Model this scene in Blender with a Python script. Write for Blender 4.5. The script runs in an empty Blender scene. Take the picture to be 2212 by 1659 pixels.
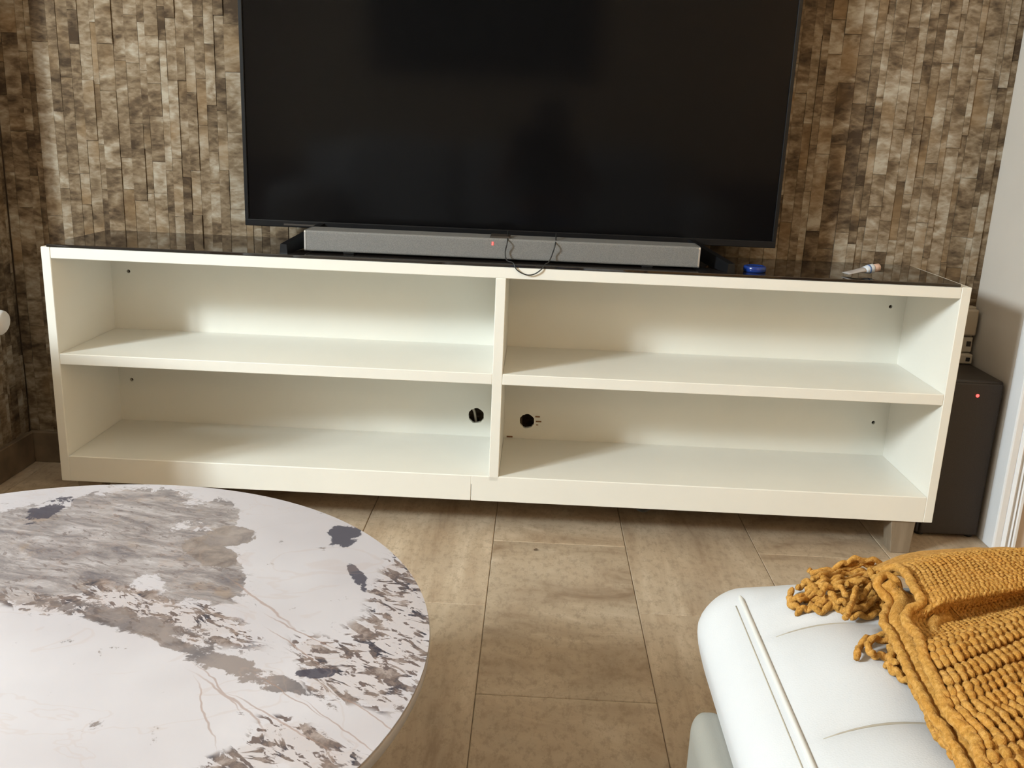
import bpy, bmesh, math, random
from mathutils import Vector, Matrix, noise as mnoise

random.seed(7)
scene = bpy.context.scene
col = scene.collection

# ------------------------------------------------------------------ camera
CAM_POS = Vector((0.0647, -1.8387, 0.8373))
F_PX, PITCH, ROLL, YAW = 2009.69, 0.26552, 0.04156, 0.01912
_cy, _sy, _cp, _sp = math.cos(YAW), math.sin(YAW), math.cos(PITCH), math.sin(PITCH)
FWD = Vector((-_sy * _cp, _cy * _cp, -_sp))
_r0 = Vector((_cy, _sy, 0)); _u0 = _r0.cross(FWD)
RIGHT = math.cos(ROLL) * _r0 + math.sin(ROLL) * _u0
UP = -math.sin(ROLL) * _r0 + math.cos(ROLL) * _u0
cam_data = bpy.data.cameras.new('camera')
cam_data.sensor_width = 36.0
cam_data.lens = F_PX * 36.0 / 2212.0
cam_data.clip_start = 0.02
cam = bpy.data.objects.new('camera', cam_data)
col.objects.link(cam)
m = Matrix((RIGHT, UP, -FWD)).transposed().to_4x4()
m.translation = CAM_POS
cam.matrix_world = m
scene.camera = cam

# ------------------------------------------------------------------ light
world = bpy.data.worlds.new('world'); scene.world = world
world.use_nodes = True
_bg = world.node_tree.nodes['Background']
_bg.inputs[0].default_value = (0.80, 0.90, 1.0, 1)
_bg.inputs[1].default_value = 1.6

def area(name, loc, target, sx, sy, power, color):
    d = bpy.data.lights.new(name, 'AREA')
    d.shape = 'RECTANGLE'; d.size = sx; d.size_y = sy
    d.energy = power; d.color = color
    o = bpy.data.objects.new(name, d); col.objects.link(o)
    o.location = loc
    o.rotation_euler = (Vector(target) - Vector(loc)).to_track_quat('-Z', 'Z').to_euler()
    return o

# daylight falling through the big window in the left wall (window_1)
area('window_daylight', (-2.40, -1.95, 1.70), (0.0, -0.8, 0.60), 0.50, 0.50, 104, (0.87, 0.945, 1.0))

vs = scene.view_settings
scene.display_settings.display_device = 'sRGB'
vs.view_transform = 'Standard'; vs.look = 'None'
vs.exposure = 0.74; vs.gamma = 1.0; vs.use_curve_mapping = False

# ------------------------------------------------------------------ helpers
def tag(o, label=None, cat=None, group=None, kind=None):
    if label: o['label'] = label
    if cat: o['category'] = cat
    if group: o['group'] = group
    if kind: o['kind'] = kind
    return o

def link(name, mesh, mat=None, parent=None):
    o = bpy.data.objects.new(name, mesh); col.objects.link(o)
    if mat is not None and mesh is not None and len(mesh.materials) == 0:
        mesh.materials.append(mat)
    if parent is not None: o.parent = parent
    return o

def bobj(name, bm, mat=None, parent=None, smooth=False, loc=None):
    bmesh.ops.recalc_face_normals(bm, faces=bm.faces[:])
    me = bpy.data.meshes.new(name)
    if loc is not None:
        bmesh.ops.translate(bm, verts=bm.verts[:], vec=-Vector(loc))
    bm.to_mesh(me); bm.free()
    if smooth:
        for p in me.polygons: p.use_smooth = True
    o = link(name, me, mat, parent)
    if loc is not None: o.location = loc
    return o

def empty(name, loc=(0, 0, 0), rz=0):
    o = bpy.data.objects.new(name, None); col.objects.link(o)
    o.empty_display_size = 0.05; o.location = loc; o.rotation_euler = (0, 0, rz)
    return o

def child_of(o, parent):
    """parent o (built in world coordinates) under an unrotated empty"""
    o.parent = parent
    o.matrix_parent_inverse = Matrix.Translation(-Vector(parent.location))
    return o

def add_box(bm, lo, hi, bevel=0.0, seg=2):
    lo, hi = Vector(lo), Vector(hi)
    c = (lo + hi) / 2; s = hi - lo
    r = bmesh.ops.create_cube(bm, size=1.0)
    vs_ = r['verts']
    for v in vs_:
        v.co = Vector((v.co.x * s.x, v.co.y * s.y, v.co.z * s.z)) + c
    if bevel > 0:
        es = list({e for v in vs_ for e in v.link_edges})
        bmesh.ops.bevel(bm, geom=es, offset=bevel, segments=seg, profile=0.5, affect='EDGES')

def box(name, lo, hi, mat, parent=None, bevel=0.0, seg=2):
    bm = bmesh.new(); add_box(bm, lo, hi, bevel, seg)
    o = bobj(name, bm, mat)
    if parent: child_of(o, parent)
    return o

def smooth_path(pts, n=6):
    """Catmull-Rom resampling of a list of vectors"""
    P = [Vector(p) for p in pts]
    if len(P) < 3: return P
    out = []
    Q = [P[0] * 2 - P[1]] + P + [P[-1] * 2 - P[-2]]
    for i in range(1, len(Q) - 2):
        p0, p1, p2, p3 = Q[i - 1], Q[i], Q[i + 1], Q[i + 2]
        for k in range(n):
            t = k / n
            out.append(0.5 * ((2 * p1) + (p2 - p0) * t + (2 * p0 - 5 * p1 + 4 * p2 - p3) * t * t
                              + (3 * p1 - p0 - 3 * p2 + p3) * t ** 3))
    out.append(P[-1].copy())
    return out

def add_tube(bm, pts, r, seg=8, twist=0.0, amp=0.0, cap=True, rfun=None):
    """sweep a circle (or a twisted two-ply section) along pts"""
    P = [Vector(p) for p in pts]
    n = len(P)
    rings = []; nrm = None; L = 0.0
    for i in range(n):
        t = (P[min(i + 1, n - 1)] - P[max(i - 1, 0)])
        if t.length < 1e-9: t = Vector((0, 0, 1))
        t.normalize()
        if nrm is None:
            a = Vector((0, 0, 1)) if abs(t.z) < 0.9 else Vector((1, 0, 0))
            nrm = (a - t * a.dot(t)).normalized()
        else:
            nrm = nrm - t * nrm.dot(t)
            if nrm.length < 1e-6:
                a = Vector((0, 0, 1)) if abs(t.z) < 0.9 else Vector((1, 0, 0)); nrm = a - t * a.dot(t)
            nrm.normalize()
        b = t.cross(nrm)
        if i: L += (P[i] - P[i - 1]).length
        rr = r * (rfun(i / (n - 1)) if rfun else 1.0)
        ring = []
        for k in range(seg):
            an = 2 * math.pi * k / seg
            q = rr * (1 + amp * math.cos(2 * an + twist * L))
            ring.append(bm.verts.new(P[i] + (nrm * math.cos(an) + b * math.sin(an)) * q))
        rings.append(ring)
    for i in range(n - 1):
        for k in range(seg):
            bm.faces.new((rings[i][k], rings[i][(k + 1) % seg], rings[i + 1][(k + 1) % seg], rings[i + 1][k]))
    if cap:
        bm.faces.new(rings[0][::-1]); bm.faces.new(rings[-1])

def tube(name, pts, r, mat, parent=None, seg=8, sm=5, **kw):
    bm = bmesh.new(); add_tube(bm, smooth_path(pts, sm), r, seg, **kw)
    o = bobj(name, bm, mat, smooth=True)
    if parent: child_of(o, parent)
    return o

def add_lathe(bm, prof, c, seg=32, axis='Z'):
    """prof: list of (radius, height)"""
    rings = []
    for (r, h) in prof:
        ring = []
        for k in range(seg):
            a = 2 * math.pi * k / seg
            p = Vector((r * math.cos(a), r * math.sin(a), h))
            if axis == 'Y': p = Vector((p.x, p.z, p.y))
            if axis == 'X': p = Vector((p.z, p.x, p.y))
            ring.append(bm.verts.new(p + Vector(c)))
        rings.append(ring)
    for i in range(len(rings) - 1):
        for k in range(seg):
            bm.faces.new((rings[i][k], rings[i][(k + 1) % seg], rings[i + 1][(k + 1) % seg], rings[i + 1][k]))
    bm.faces.new(rings[0][::-1]); bm.faces.new(rings[-1])

def rounded_box_bm(lo, hi, r, n=24, fn=None):
    """cushion-like box: corner radius per axis, optional displacement fn(p, normal)->p"""
    lo, hi = Vector(lo), Vector(hi); c = (lo + hi) / 2; h = (hi - lo) / 2
    if not hasattr(r, '__len__'): r = (r, r, r)
    bm = bmesh.new(); cache = {}
    def vert(p):
        key = (round(p[0], 5), round(p[1], 5), round(p[2], 5))
        if key in cache: return cache[key]
        q = Vector([max(-(h[i] - r[i]), min(h[i] - r[i], p[i])) for i in range(3)])
        d = Vector([(p[i] - q[i]) / r[i] for i in range(3)])
        # spread the samples of the corner zone evenly
        if d.length > 1e-9: d.normalize()
        w = q + Vector([d[i] * r[i] for i in range(3)]) + c
        if fn: w = fn(w, d)
        cache[key] = bm.verts.new(w)
        return cache[key]
    nn_ = n if hasattr(n, '__len__') else (n, n, n)
    def samples(i):
        a = []
        k = 6
        for j in range(k): a.append(-h[i] + r[i] * (1 - math.tan((1 - j / k) * math.pi / 4)))
        m_ = max(2, nn_[i])
        for j in range(m_ + 1): a.append(-(h[i] - r[i]) + 2 * (h[i] - r[i]) * j / m_)
        for j in range(1, k + 1): a.append(h[i] - r[i] + r[i] * math.tan(j / k * math.pi / 4))
        return a
    S = [samples(i) for i in range(3)]
    for ax in range(3):
        u, v = (ax + 1) % 3, (ax + 2) % 3
        for sg in (-1, 1):
            for i in range(len(S[u]) - 1):
                for j in range(len(S[v]) - 1):
                    ps = []
                    for (a, b) in ((i, j), (i + 1, j), (i + 1, j + 1), (i, j + 1)):
                        p = [0, 0, 0]; p[ax] = sg * h[ax]; p[u] = S[u][a]; p[v] = S[v][b]
                        ps.append(vert(p))
                    ps = list(dict.fromkeys(ps))
                    if len(ps) >= 3:
                        try: bm.faces.new(ps)
                        except ValueError: pass
    return bm

def at(px, py, z):
    """point of the place at height z that the photograph shows at a pixel"""
    d = RIGHT * ((px - 1106.0) / F_PX) + UP * (-(py - 829.5) / F_PX) + FWD
    return CAM_POS + d * ((z - CAM_POS.z) / d.z)

def aty(px, py, y):
    d = RIGHT * ((px - 1106.0) / F_PX) + UP * (-(py - 829.5) / F_PX) + FWD
    return CAM_POS + d * ((y - CAM_POS.y) / d.y)

def seen(p):
    d = Vector(p) - CAM_POS
    w = d.dot(FWD)
    if w <= 0.05: return None
    return (1106 + F_PX * d.dot(RIGHT) / w, 829.5 - F_PX * d.dot(UP) / w)

# ------------------------------------------------------------------ materials
class NT:
    def __init__(self, name):
        self.m = bpy.data.materials.new(name); self.m.use_nodes = True
        self.t = self.m.node_tree; self.t.nodes.clear()
        self.out = self.n('ShaderNodeOutputMaterial')
        self.b = self.n('ShaderNodeBsdfPrincipled')
        self.l(self.b.outputs[0], self.out.inputs[0])
    def n(self, typ, **kw):
        x = self.t.nodes.new(typ)
        for k, v in kw.items(): setattr(x, k, v)
        return x
    def l(self, a, b): self.t.links.new(a, b)
    def put(self, sock, v):
        if hasattr(v, 'links') or isinstance(v, bpy.types.NodeSocket): self.l(v, sock)
        else: sock.default_value = v
    def set(self, **kw):
        for k, v in kw.items():
            self.put(self.b.inputs[k.replace('_', ' ')], v)
        return self
    def math(self, op, a, b=0.0, c=None, clamp=False):
        x = self.n('ShaderNodeMath', operation=op); x.use_clamp = clamp
        self.put(x.inputs[0], a); self.put(x.inputs[1], b)
        if c is not None: self.put(x.inputs[2], c)
        return x.outputs[0]
    def vec(self, op, a, b=(0, 0, 0)):
        x = self.n('ShaderNodeVectorMath', operation=op)
        self.put(x.inputs[0], a); self.put(x.inputs[1], b)
        return x.outputs['Value'] if op in ('DOT_PRODUCT', 'LENGTH', 'DISTANCE') else x.outputs['Vector']
    def noise(self, v, scale, detail=3, rough=0.5, dist=0.0, out='Fac'):
        x = self.n('ShaderNodeTexNoise')
        self.put(x.inputs['Vector'], v); x.inputs['Scale'].default_value = scale
        x.inputs['Detail'].default_value = detail; x.inputs['Roughness'].default_value = rough
        x.inputs['Distortion'].default_value = dist
        return x.outputs[out]
    def ramp(self, f, stops, interp='LINEAR'):
        x = self.n('ShaderNodeValToRGB'); x.color_ramp.interpolation = interp
        e = x.color_ramp.elements
        while len(e) < len(stops): e.new(0.5)
        for el, (p, c) in zip(e, stops):
            el.position = p; el.color = (c[0], c[1], c[2], 1) if hasattr(c, '__len__') else (c, c, c, 1)
        self.put(x.inputs[0], f)
        return x.outputs[0]
    def mix(self, f, a, b, typ='MIX'):
        x = self.n('ShaderNodeMix', data_type='RGBA', blend_type=typ)
        self.put(x.inputs[0], f); 
        for s, v in ((x.inputs[6], a), (x.inputs[7], b)):
            if isinstance(v, tuple) and len(v) == 3: v = (*v, 1)
            self.put(s, v)
        return x.outputs[2]
    def sstep(self, f, a, b, lo=0.0, hi=1.0):
        x = self.n('ShaderNodeMapRange', interpolation_type='SMOOTHSTEP')
        self.put(x.inputs[0], f); x.inputs[1].default_value = a; x.inputs[2].default_value = b
        x.inputs[3].default_value = lo; x.inputs[4].default_value = hi
        return x.outputs[0]
    def bump(self, h, strength=0.3, dist=0.01):
        x = self.n('ShaderNodeBump'); x.inputs['Strength'].default_value = strength
        x.inputs['Distance'].default_value = dist
        self.put(x.inputs['Height'], h); self.l(x.outputs[0], self.b.inputs['Normal'])
    def pos(self): return self.n('ShaderNodeNewGeometry').outputs['Position']
    def obj(self): return self.n('ShaderNodeTexCoord').outputs['Object']
    def attr(self, name, typ='OBJECT'):
        x = self.n('ShaderNodeAttribute', attribute_type=typ); x.attribute_name = name
        return x
    def mapping(self, v, scale=(1, 1, 1), rot=(0, 0, 0), loc=(0, 0, 0)):
        x = self.n('ShaderNodeMapping'); self.put(x.inputs['Vector'], v)
        x.inputs['Scale'].default_value = scale; x.inputs['Rotation'].default_value = rot
        x.inputs['Location'].default_value = loc
        return x.outputs[0]

def plain(name, color, rough=0.5, var=0.05, scale=30, bump=0.0, spec=0.5, metal=0.0, coat=0.0):
    t = NT(name)
    f = t.noise(t.pos(), scale, 3)
    lo = tuple(max(0, c * (1 - var)) for c in color); hi = tuple(min(1, c * (1 + var)) for c in color)
    t.set(Base_Color=t.ramp(f, [(0.3, lo), (0.7, hi)]), Roughness=rough, Metallic=metal)
    t.b.inputs['Specular IOR Level'].default_value = spec
    t.b.inputs['Coat Weight'].default_value = coat
    if bump: t.bump(t.noise(t.pos(), scale * 6, 3), bump, 0.002)
    return t.m

def glow(name, color, strength):
    t = NT(name)
    t.set(Base_Color=(*color, 1), Emission_Color=(*color, 1), Emission_Strength=strength)
    return t.m

def mat_stone_strip(name, source):
    t = NT(name)
    a = t.attr('rnd', source).outputs['Fac']
    off = t.n('ShaderNodeCombineXYZ')
    t.l(t.math('MULTIPLY', a, 37.0), off.inputs[0]); t.l(t.math('MULTIPLY', a, 91.0), off.inputs[1])
    t.l(t.math('MULTIPLY', a, 53.0), off.inputs[2])
    p = t.vec('ADD', t.pos(), off.outputs[0])
    band = t.noise(t.mapping(p, (9, 9, 17)), 1.0, 3, 0.6, 0.9)
    shared = t.noise(t.mapping(t.pos(), (7, 7, 13)), 1.0, 4, 0.6, 0.8)
    fine = t.noise(t.mapping(p, (45, 45, 95)), 1.0, 3, 0.6, 0.4)
    f = t.math('ADD', t.math('MULTIPLY', band, 0.50), t.math('ADD', t.math('MULTIPLY', fine, 0.28), t.math('MULTIPLY', shared, 0.22)))
    f = t.math('ADD', f, t.math('MULTIPLY', t.math('SUBTRACT', a, 0.5), 0.09))
    c = t.ramp(f, [(0.37, (0.062, 0.040, 0.024)), (0.44, (0.128, 0.087, 0.052)), (0.50, (0.215, 0.153, 0.095)),
                   (0.55, (0.295, 0.228, 0.158)), (0.63, (0.430, 0.370, 0.290))])
    tint = t.noise(p, 9, 1)
    c = t.mix(t.sstep(tint, 0.55, 0.75, 0.0, 0.5), c, (0.27, 0.17, 0.085), 'MIX')
    t.set(Base_Color=c, Roughness=0.8)
    t.b.inputs['Specular IOR Level'].default_value = 0.15
    t.bump(fine, 0.25, 0.002)
    return t.m

def mat_tile():
    t = NT('travertine')
    a = t.attr('rnd').outputs['Fac']; dr = t.attr('across').outputs['Fac']
    off = t.n('ShaderNodeCombineXYZ')
    t.l(t.math('MULTIPLY', a, 31.0), off.inputs[0]); t.l(t.math('MULTIPLY', a, 67.0), off.inputs[1])
    p = t.vec('ADD', t.pos(), off.outputs[0])
    along = t.noise(t.mapping(p, (20, 2.6, 5)), 1.0, 6, 0.65, 0.35)
    across = t.noise(t.mapping(p, (5.0, 9, 5), (0, 0, 0.25)), 1.0, 6, 0.62, 1.0)
    f = t.n('ShaderNodeMix', data_type='FLOAT')
    t.l(dr, f.inputs[0]); t.l(along, f.inputs[2]); t.l(across, f.inputs[3])
    f = f.outputs[0]
    c = t.ramp(f, [(0.28, (0.235, 0.152, 0.092)), (0.40, (0.375, 0.275, 0.185)), (0.55, (0.46, 0.355, 0.25)), (0.72, (0.58, 0.47, 0.355))])
    cloud = t.noise(p, 5.5, 4, 0.6)
    c = t.mix(t.sstep(cloud, 0.42, 0.72, 0.0, 0.40), c, (0.32, 0.25, 0.18))
    mott = t.noise(t.mapping(p, (1.0, 0.55, 1.0)), 70, 6, 0.8)
    c = t.mix(t.sstep(mott, 0.47, 0.62, 0.0, 0.50), c, (0.255, 0.18, 0.115))
    pit = t.noise(t.mapping(p, (22, 22, 22)), 1.0, 2, 0.5)
    c = t.mix(t.sstep(pit, 0.76, 0.79, 0.0, 0.8), c, (0.07, 0.04, 0.022))
    br = t.math('ADD', 1.06, t.math('MULTIPLY', a, 0.22))
    hs = t.n('ShaderNodeHueSaturation'); t.l(br, hs.inputs['Value']); t.l(c, hs.inputs['Color'])
    hs.inputs['Saturation'].default_value = 0.97
    t.set(Base_Color=hs.outputs[0], Roughness=t.math('ADD', 0.34, t.math('MULTIPLY', mott, 0.2)))
    t.bump(t.math('SUBTRACT', mott, t.math('MULTIPLY', t.sstep(pit, 0.73, 0.77), 2.0)), 0.12, 0.002)
    return t.m

MARBLE = {
 'gray': [[-0.0207, 0.3098, 11.2148, 4.7714, 1.6218, -12.871], [0.0882, 0.3012, 28.3811, 8.1198, -5.1465, -19.9868], [-0.0478, 0.1971, 5.3408, 2.6378, 1.4502, -7.5934], [-0.0607, 0.1313, 9.8166, 5.2812, 1.3582, -12.2658], [0.1223, 0.1405, 17.9328, 5.2655, -3.6307, -14.5872]],
 'tongue': [[0.1258, 0.2392, 27.8853, 11.2517, 14.7078, -31.2518], [0.1147, 0.1914, 25.0891, -0.1097, -21.2823, -33.9673]],
 'dark': [[0.2554, 0.2585, 50.7319, 5.4609, -12.4358, -31.3654], [-0.1171, 0.2902, 25.1321, 19.1236, 53.2504, -13.4265], [0.2913, 0.1535, 38.7477, -14.0809, -129.7688, -62.8774], [0.2937, -0.0336, 43.2801, 9.9926, 12.635, -135.4157]],
 'band': [[0.0753, 0.041, 10.9988, 2.4427, -13.4179, -44.4931], [0.1507, -0.0004, 21.317, 1.244, -47.792, -85.9073], [0.2239, -0.0387, 15.8446, -0.6875, -29.5437, -60.8187], [0.2604, -0.0499, 15.0764, -4.2628, -38.2361, -86.9507]],
 'frag': [[0.3543, 0.1028, 15.6263, -4.1144, -20.6025, -10.6858], [0.3536, 0.0127, 14.6768, -6.785, -17.8407, -16.1373], [0.1132, 0.0494, 10.2244, 1.7617, -10.9788, -27.6705], [0.3208, -0.0221, 14.7513, 0.1646, -12.6719, -23.1731], [0.0341, 0.0599, 10.7777, 5.1649, -4.2364, -47.5522], [0.277, -0.15, 20.8256, 10.0418, 19.9609, -44.8079], [0.3221, -0.1406, 16.8549, -1.5752, -13.1496, -43.5655]],
 'fan': [[0.2312, -0.0871, 15.1989, -2.0895, -359.2252, -418.535], [0.2126, -0.1017, 8.6686, -12.9379, -667.8193, -362.6948], [0.2766, -0.1087, 15.1402, -0.3097, -376.2239, -634.5272], [0.2037, 0.0871, 15.3747, -0.489, -325.1912, -330.75], [0.2632, 0.0039, 20.492, -0.279, -527.2542, -607.6291], [0.2739, -0.0697, 17.3266, -0.4804, -511.1232, -714.2303], [0.3497, -0.0896, 18.7714, -2.2822, -599.8258, -692.8397], [0.3305, -0.1102, 18.9672, -1.906, -647.986, -740.6237], [0.2603, 0.0331, 17.5079, -0.1766, -363.7794, -573.5019], [0.213, -0.0684, 20.4369, -4.7518, -659.3916, -553.4576]],
}

def mat_marble():
    t = NT('patterned_marble')
    o = t.obj()
    wob = t.vec('SUBTRACT', t.noise(o, 9, 4, 0.6, out='Color'), (0.5, 0.5, 0.5))
    sc = t.n('ShaderNodeVectorMath', operation='SCALE'); t.l(wob, sc.inputs[0]); sc.inputs['Scale'].default_value = 0.085
    p = t.vec('ADD', o, sc.outputs[0])
    sc2 = t.n('ShaderNodeVectorMath', operation='SCALE'); t.l(wob, sc2.inputs[0]); sc2.inputs['Scale'].default_value = 0.03
    p2 = t.vec('ADD', o, sc2.outputs[0])
    def ell(e, pp):
        q = t.vec('SUBTRACT', pp, (e[0], e[1], 0))
        a = t.vec('DOT_PRODUCT', q, (e[2], e[3], 0)); b = t.vec('DOT_PRODUCT', q, (e[4], e[5], 0))
        return t.math('SQRT', t.math('ADD', t.math('MULTIPLY', a, a), t.math('MULTIPLY', b, b)))
    def group(key, pp, edge0, edge1):
        r = None
        for e in MARBLE[key]:
            d = ell(e, pp)
            r = d if r is None else t.math('MINIMUM', r, d)
        return t.sstep(r, edge0, edge1)
    def aniso(pp, ang, sx, sy, detail=5, rough=0.65, dist=0.3):
        return t.noise(t.mapping(t.mapping(pp, rot=(0, 0, ang)), (sx, sy, 10)), 1.0, detail, rough, dist)
    n_fine = t.noise(o, 30, 6, 0.7, 0.4)
    n_mid = t.noise(o, 13, 5, 0.65, 0.5)
    def crisp(mask, nz, k, t0, t1):
        return t.sstep(t.math('ADD', mask, t.math('MULTIPLY', t.math('SUBTRACT', nz, 0.5), k)), t0, t1)
    gray = group('gray', p, 1.25, 0.55)
    tong = group('tongue', p2, 1.3, 0.6)
    dark = group('dark', p2, 1.5, 0.4)
    band = group('band', p2, 1.5, 0.3)
    frag = group('frag', p, 1.35, 0.5)
    fan = group('fan', p2, 1.0, 0.4)
    base = t.ramp(t.noise(o, 5, 3), [(0.35, (0.50, 0.465, 0.49)), (0.65, (0.575, 0.545, 0.575))])
    # streaky grey-beige field, torn at its rim
    st = aniso(p2, 0.25, 13, 46, 6, 0.75, 0.5)
    gcol = t.ramp(st, [(0.32, (0.10, 0.09, 0.105)), (0.42, (0.195, 0.17, 0.172)), (0.51, (0.285, 0.25, 0.245)), (0.62, (0.42, 0.385, 0.39)), (0.72, (0.53, 0.50, 0.515))])
    warm = t.noise(o, 14, 4, 0.65)
    gcol = t.mix(t.sstep(warm, 0.55, 0.68, 0.0, 0.55), gcol, (0.32, 0.225, 0.155))
    c = t.mix(t.math('MULTIPLY', crisp(gray, n_fine, 2.4, 0.40, 0.52), 0.92), base, gcol)
    # flakes drifting along the veins
    fl = aniso(o, 0.70, 22, 62, 4, 0.6, 0.6)
    fl2 = aniso(o, 0.15, 30, 70, 4, 0.6, 0.6)
    shc = t.ramp(n_fine, [(0.38, (0.055, 0.052, 0.068)), (0.50, (0.19, 0.145, 0.13)), (0.64, (0.36, 0.30, 0.28))])
    c = t.mix(t.math('MULTIPLY', crisp(frag, n_fine, 1.6, 0.50, 0.75), 0.30), c, (0.45, 0.375, 0.35))
    fm = t.math('MULTIPLY', t.sstep(frag, 0.05, 0.5), t.sstep(t.math('MAXIMUM', fl, t.math('SUBTRACT', fl2, 0.02)), 0.535, 0.575))
    c = t.mix(fm, c, shc)
    fs = aniso(o, 0.55, 60, 130, 3, 0.6, 0.4)
    c = t.mix(t.math('MULTIPLY', t.math('MAXIMUM', t.sstep(frag, 0.0, 0.4), t.math('MULTIPLY', gray, 0.6)), t.sstep(fs, 0.58, 0.63)), c, (0.15, 0.115, 0.11))
    # darker vein band, tongue and ink-like spots
    c = t.mix(t.math('MULTIPLY', crisp(band, n_fine, 3.4, 0.48, 0.66), 0.85), c, t.ramp(n_mid, [(0.35, (0.07, 0.06, 0.068)), (0.6, (0.23, 0.185, 0.17))]))
    c = t.mix(t.math('MULTIPLY', crisp(tong, n_fine, 2.4, 0.42, 0.55), 0.85), c, t.ramp(n_fine, [(0.35, (0.12, 0.095, 0.09)), (0.65, (0.34, 0.28, 0.25))]))
    c = t.mix(t.math('MULTIPLY', t.math('MULTIPLY', t.sstep(dark, 0.02, 0.25), crisp(dark, n_fine, 3.0, 0.45, 0.6)), 0.92), c, (0.060, 0.056, 0.078))
    # hairline veins
    c = t.mix(t.math('MULTIPLY', fan, 0.62), c, (0.33, 0.22, 0.18))
    hair = t.noise(t.mapping(p2, (5, 7, 5), (0, 0, 0.7)), 1.0, 4, 0.55, 0.9)
    hl = t.sstep(t.math('ABSOLUTE', t.math('SUBTRACT', hair, 0.5)), 0.010, 0.002)
    c = t.mix(t.math('MULTIPLY', hl, 0.16), c, (0.45, 0.32, 0.26))
    t.set(Base_Color=c, Roughness=0.28)
    return t.m

def mat_wool():
    t = NT('mustard_wool')
    p = t.pos()
    f = t.noise(p, 260, 3, 0.7); g = t.noise(p, 40, 2)
    c = t.ramp(f, [(0.30, (0.30, 0.142, 0.026)), (0.5, (0.455, 0.228, 0.050)), (0.72, (0.60, 0.335, 0.105))])
    c = t.mix(t.sstep(g, 0.4, 0.7, 0.0, 0.25), c, (0.50, 0.19, 0.02))
    t.set(Base_Color=c, Roughness=0.95)
    t.b.inputs['Sheen Weight'].default_value = 0.15
    t.b.inputs['Sheen Roughness'].default_value = 0.5
    t.b.inputs['Sheen Tint'].default_value = (0.95, 0.6, 0.25, 1)
    t.b.inputs['Specular IOR Level'].default_value = 0.15
    t.bump(t.noise(p, 420, 2, 0.7), 0.6, 0.002)
    return t.m

def mat_leather(name, color, rough=0.42):
    t = NT(name)
    p = t.pos()
    v = t.n('ShaderNodeTexVoronoi', feature='DISTANCE_TO_EDGE'); t.l(p, v.inputs['Vector']); v.inputs['Scale'].default_value = 420
    t.set(Base_Color=t.ramp(t.noise(p, 12, 3), [(0.3, tuple(c * 0.96 for c in color)), (0.7, color)]), Roughness=rough)
    t.bump(t.math('ADD', v.outputs['Distance'], t.math('MULTIPLY', t.noise(p, 18, 3), 1.5)), 0.10, 0.002)
    return t.m

def mat_wood(name, dark, light, scale=(3, 3, 22), rough=0.45):
    t = NT(name)
    f = t.noise(t.mapping(t.pos(), scale), 1.0, 5, 0.6, 1.2)
    t.set(Base_Color=t.ramp(f, [(0.3, dark), (0.7, light)]), Roughness=rough)
    return t.m

def mat_mesh_cloth(name, c0, c1, scale=900):
    t = NT(name)
    p = t.pos()
    v = t.n('ShaderNodeTexVoronoi', feature='F1'); t.l(p, v.inputs['Vector']); v.inputs['Scale'].default_value = scale
    t.set(Base_Color=t.ramp(v.outputs['Distance'], [(0.2, c0), (0.6, c1)]), Roughness=0.55, Metallic=0.0)
    t.bump(v.outputs['Distance'], 0.3, 0.001)
    return t.m

def mat_pane():
    t = NT('window_pane_glass')
    tr = t.n('ShaderNodeBsdfTransparent'); gl = t.n('ShaderNodeBsdfGlossy'); gl.inputs['Roughness'].default_value = 0.02
    mx = t.n('ShaderNodeMixShader'); mx.inputs[0].default_value = 0.06
    tr.inputs[0].default_value = (0.95, 0.98, 0.97, 1)
    t.l(tr.outputs[0], mx.inputs[1]); t.l(gl.outputs[0], mx.inputs[2]); t.l(mx.outputs[0], t.out.inputs[0])
    t.t.nodes.remove(t.b)
    return t.m

M = {}
M['strip'] = mat_stone_strip('brown_marble_strip', 'OBJECT')
M['strip_field'] = mat_stone_strip('brown_marble_strip_field', 'GEOMETRY')
M['tile'] = mat_tile()
M['grout'] = plain('floor_grout', (0.24, 0.18, 0.12), 0.8)
M['marble'] = mat_marble()
M['table_edge'] = plain('table_edge_stone', (0.36, 0.31, 0.27), 0.4)
M['wool'] = mat_wool()
M['white_lacquer'] = plain('white_lacquer', (0.87, 0.84, 0.77), 0.38, 0.015, 8)
M['back_board'] = plain('white_back_board', (0.86, 0.84, 0.765), 0.5, 0.015, 8)
M['leg_wood'] = mat_wood('greyed_wood', (0.20, 0.15, 0.10), (0.30, 0.235, 0.17), (30, 30, 4))
M['black_glass'] = plain('smoked_black_glass', (0.016, 0.012, 0.010), 0.03, 0.1, 5, spec=1.0)
M['tv_frame'] = plain('black_plastic', (0.007, 0.007, 0.008), 0.35, 0.1, spec=0.25)
M['tv_screen'] = plain('dark_screen', (0.0045, 0.0042, 0.0045), 0.10, 0.05, spec=0.12)
M['black_matte'] = plain('black_matte_plastic', (0.014, 0.014, 0.015), 0.5, 0.1)
M['grille'] = mat_mesh_cloth('grey_speaker_grille', (0.235, 0.225, 0.215), (0.16, 0.155, 0.148))
M['silver'] = plain('silver_trim', (0.70, 0.70, 0.70), 0.3, 0.02, metal=0.85)
M['sub'] = mat_mesh_cloth('dark_brown_speaker_cloth', (0.040, 0.030, 0.024), (0.028, 0.021, 0.017))
M['sub_top'] = plain('dark_brown_plastic', (0.040, 0.031, 0.025), 0.45)
M['led'] = glow('red_indicator', (1.0, 0.045, 0.04), 3.0)
M['beige_plastic'] = plain('beige_plastic', (0.45, 0.37, 0.27), 0.45)
M['ivory_plastic'] = plain('ivory_plastic', (0.55, 0.48, 0.38), 0.45)
M['blue'] = plain('blue_plastic', (0.010, 0.035, 0.20), 0.22, 0.1)
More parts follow.
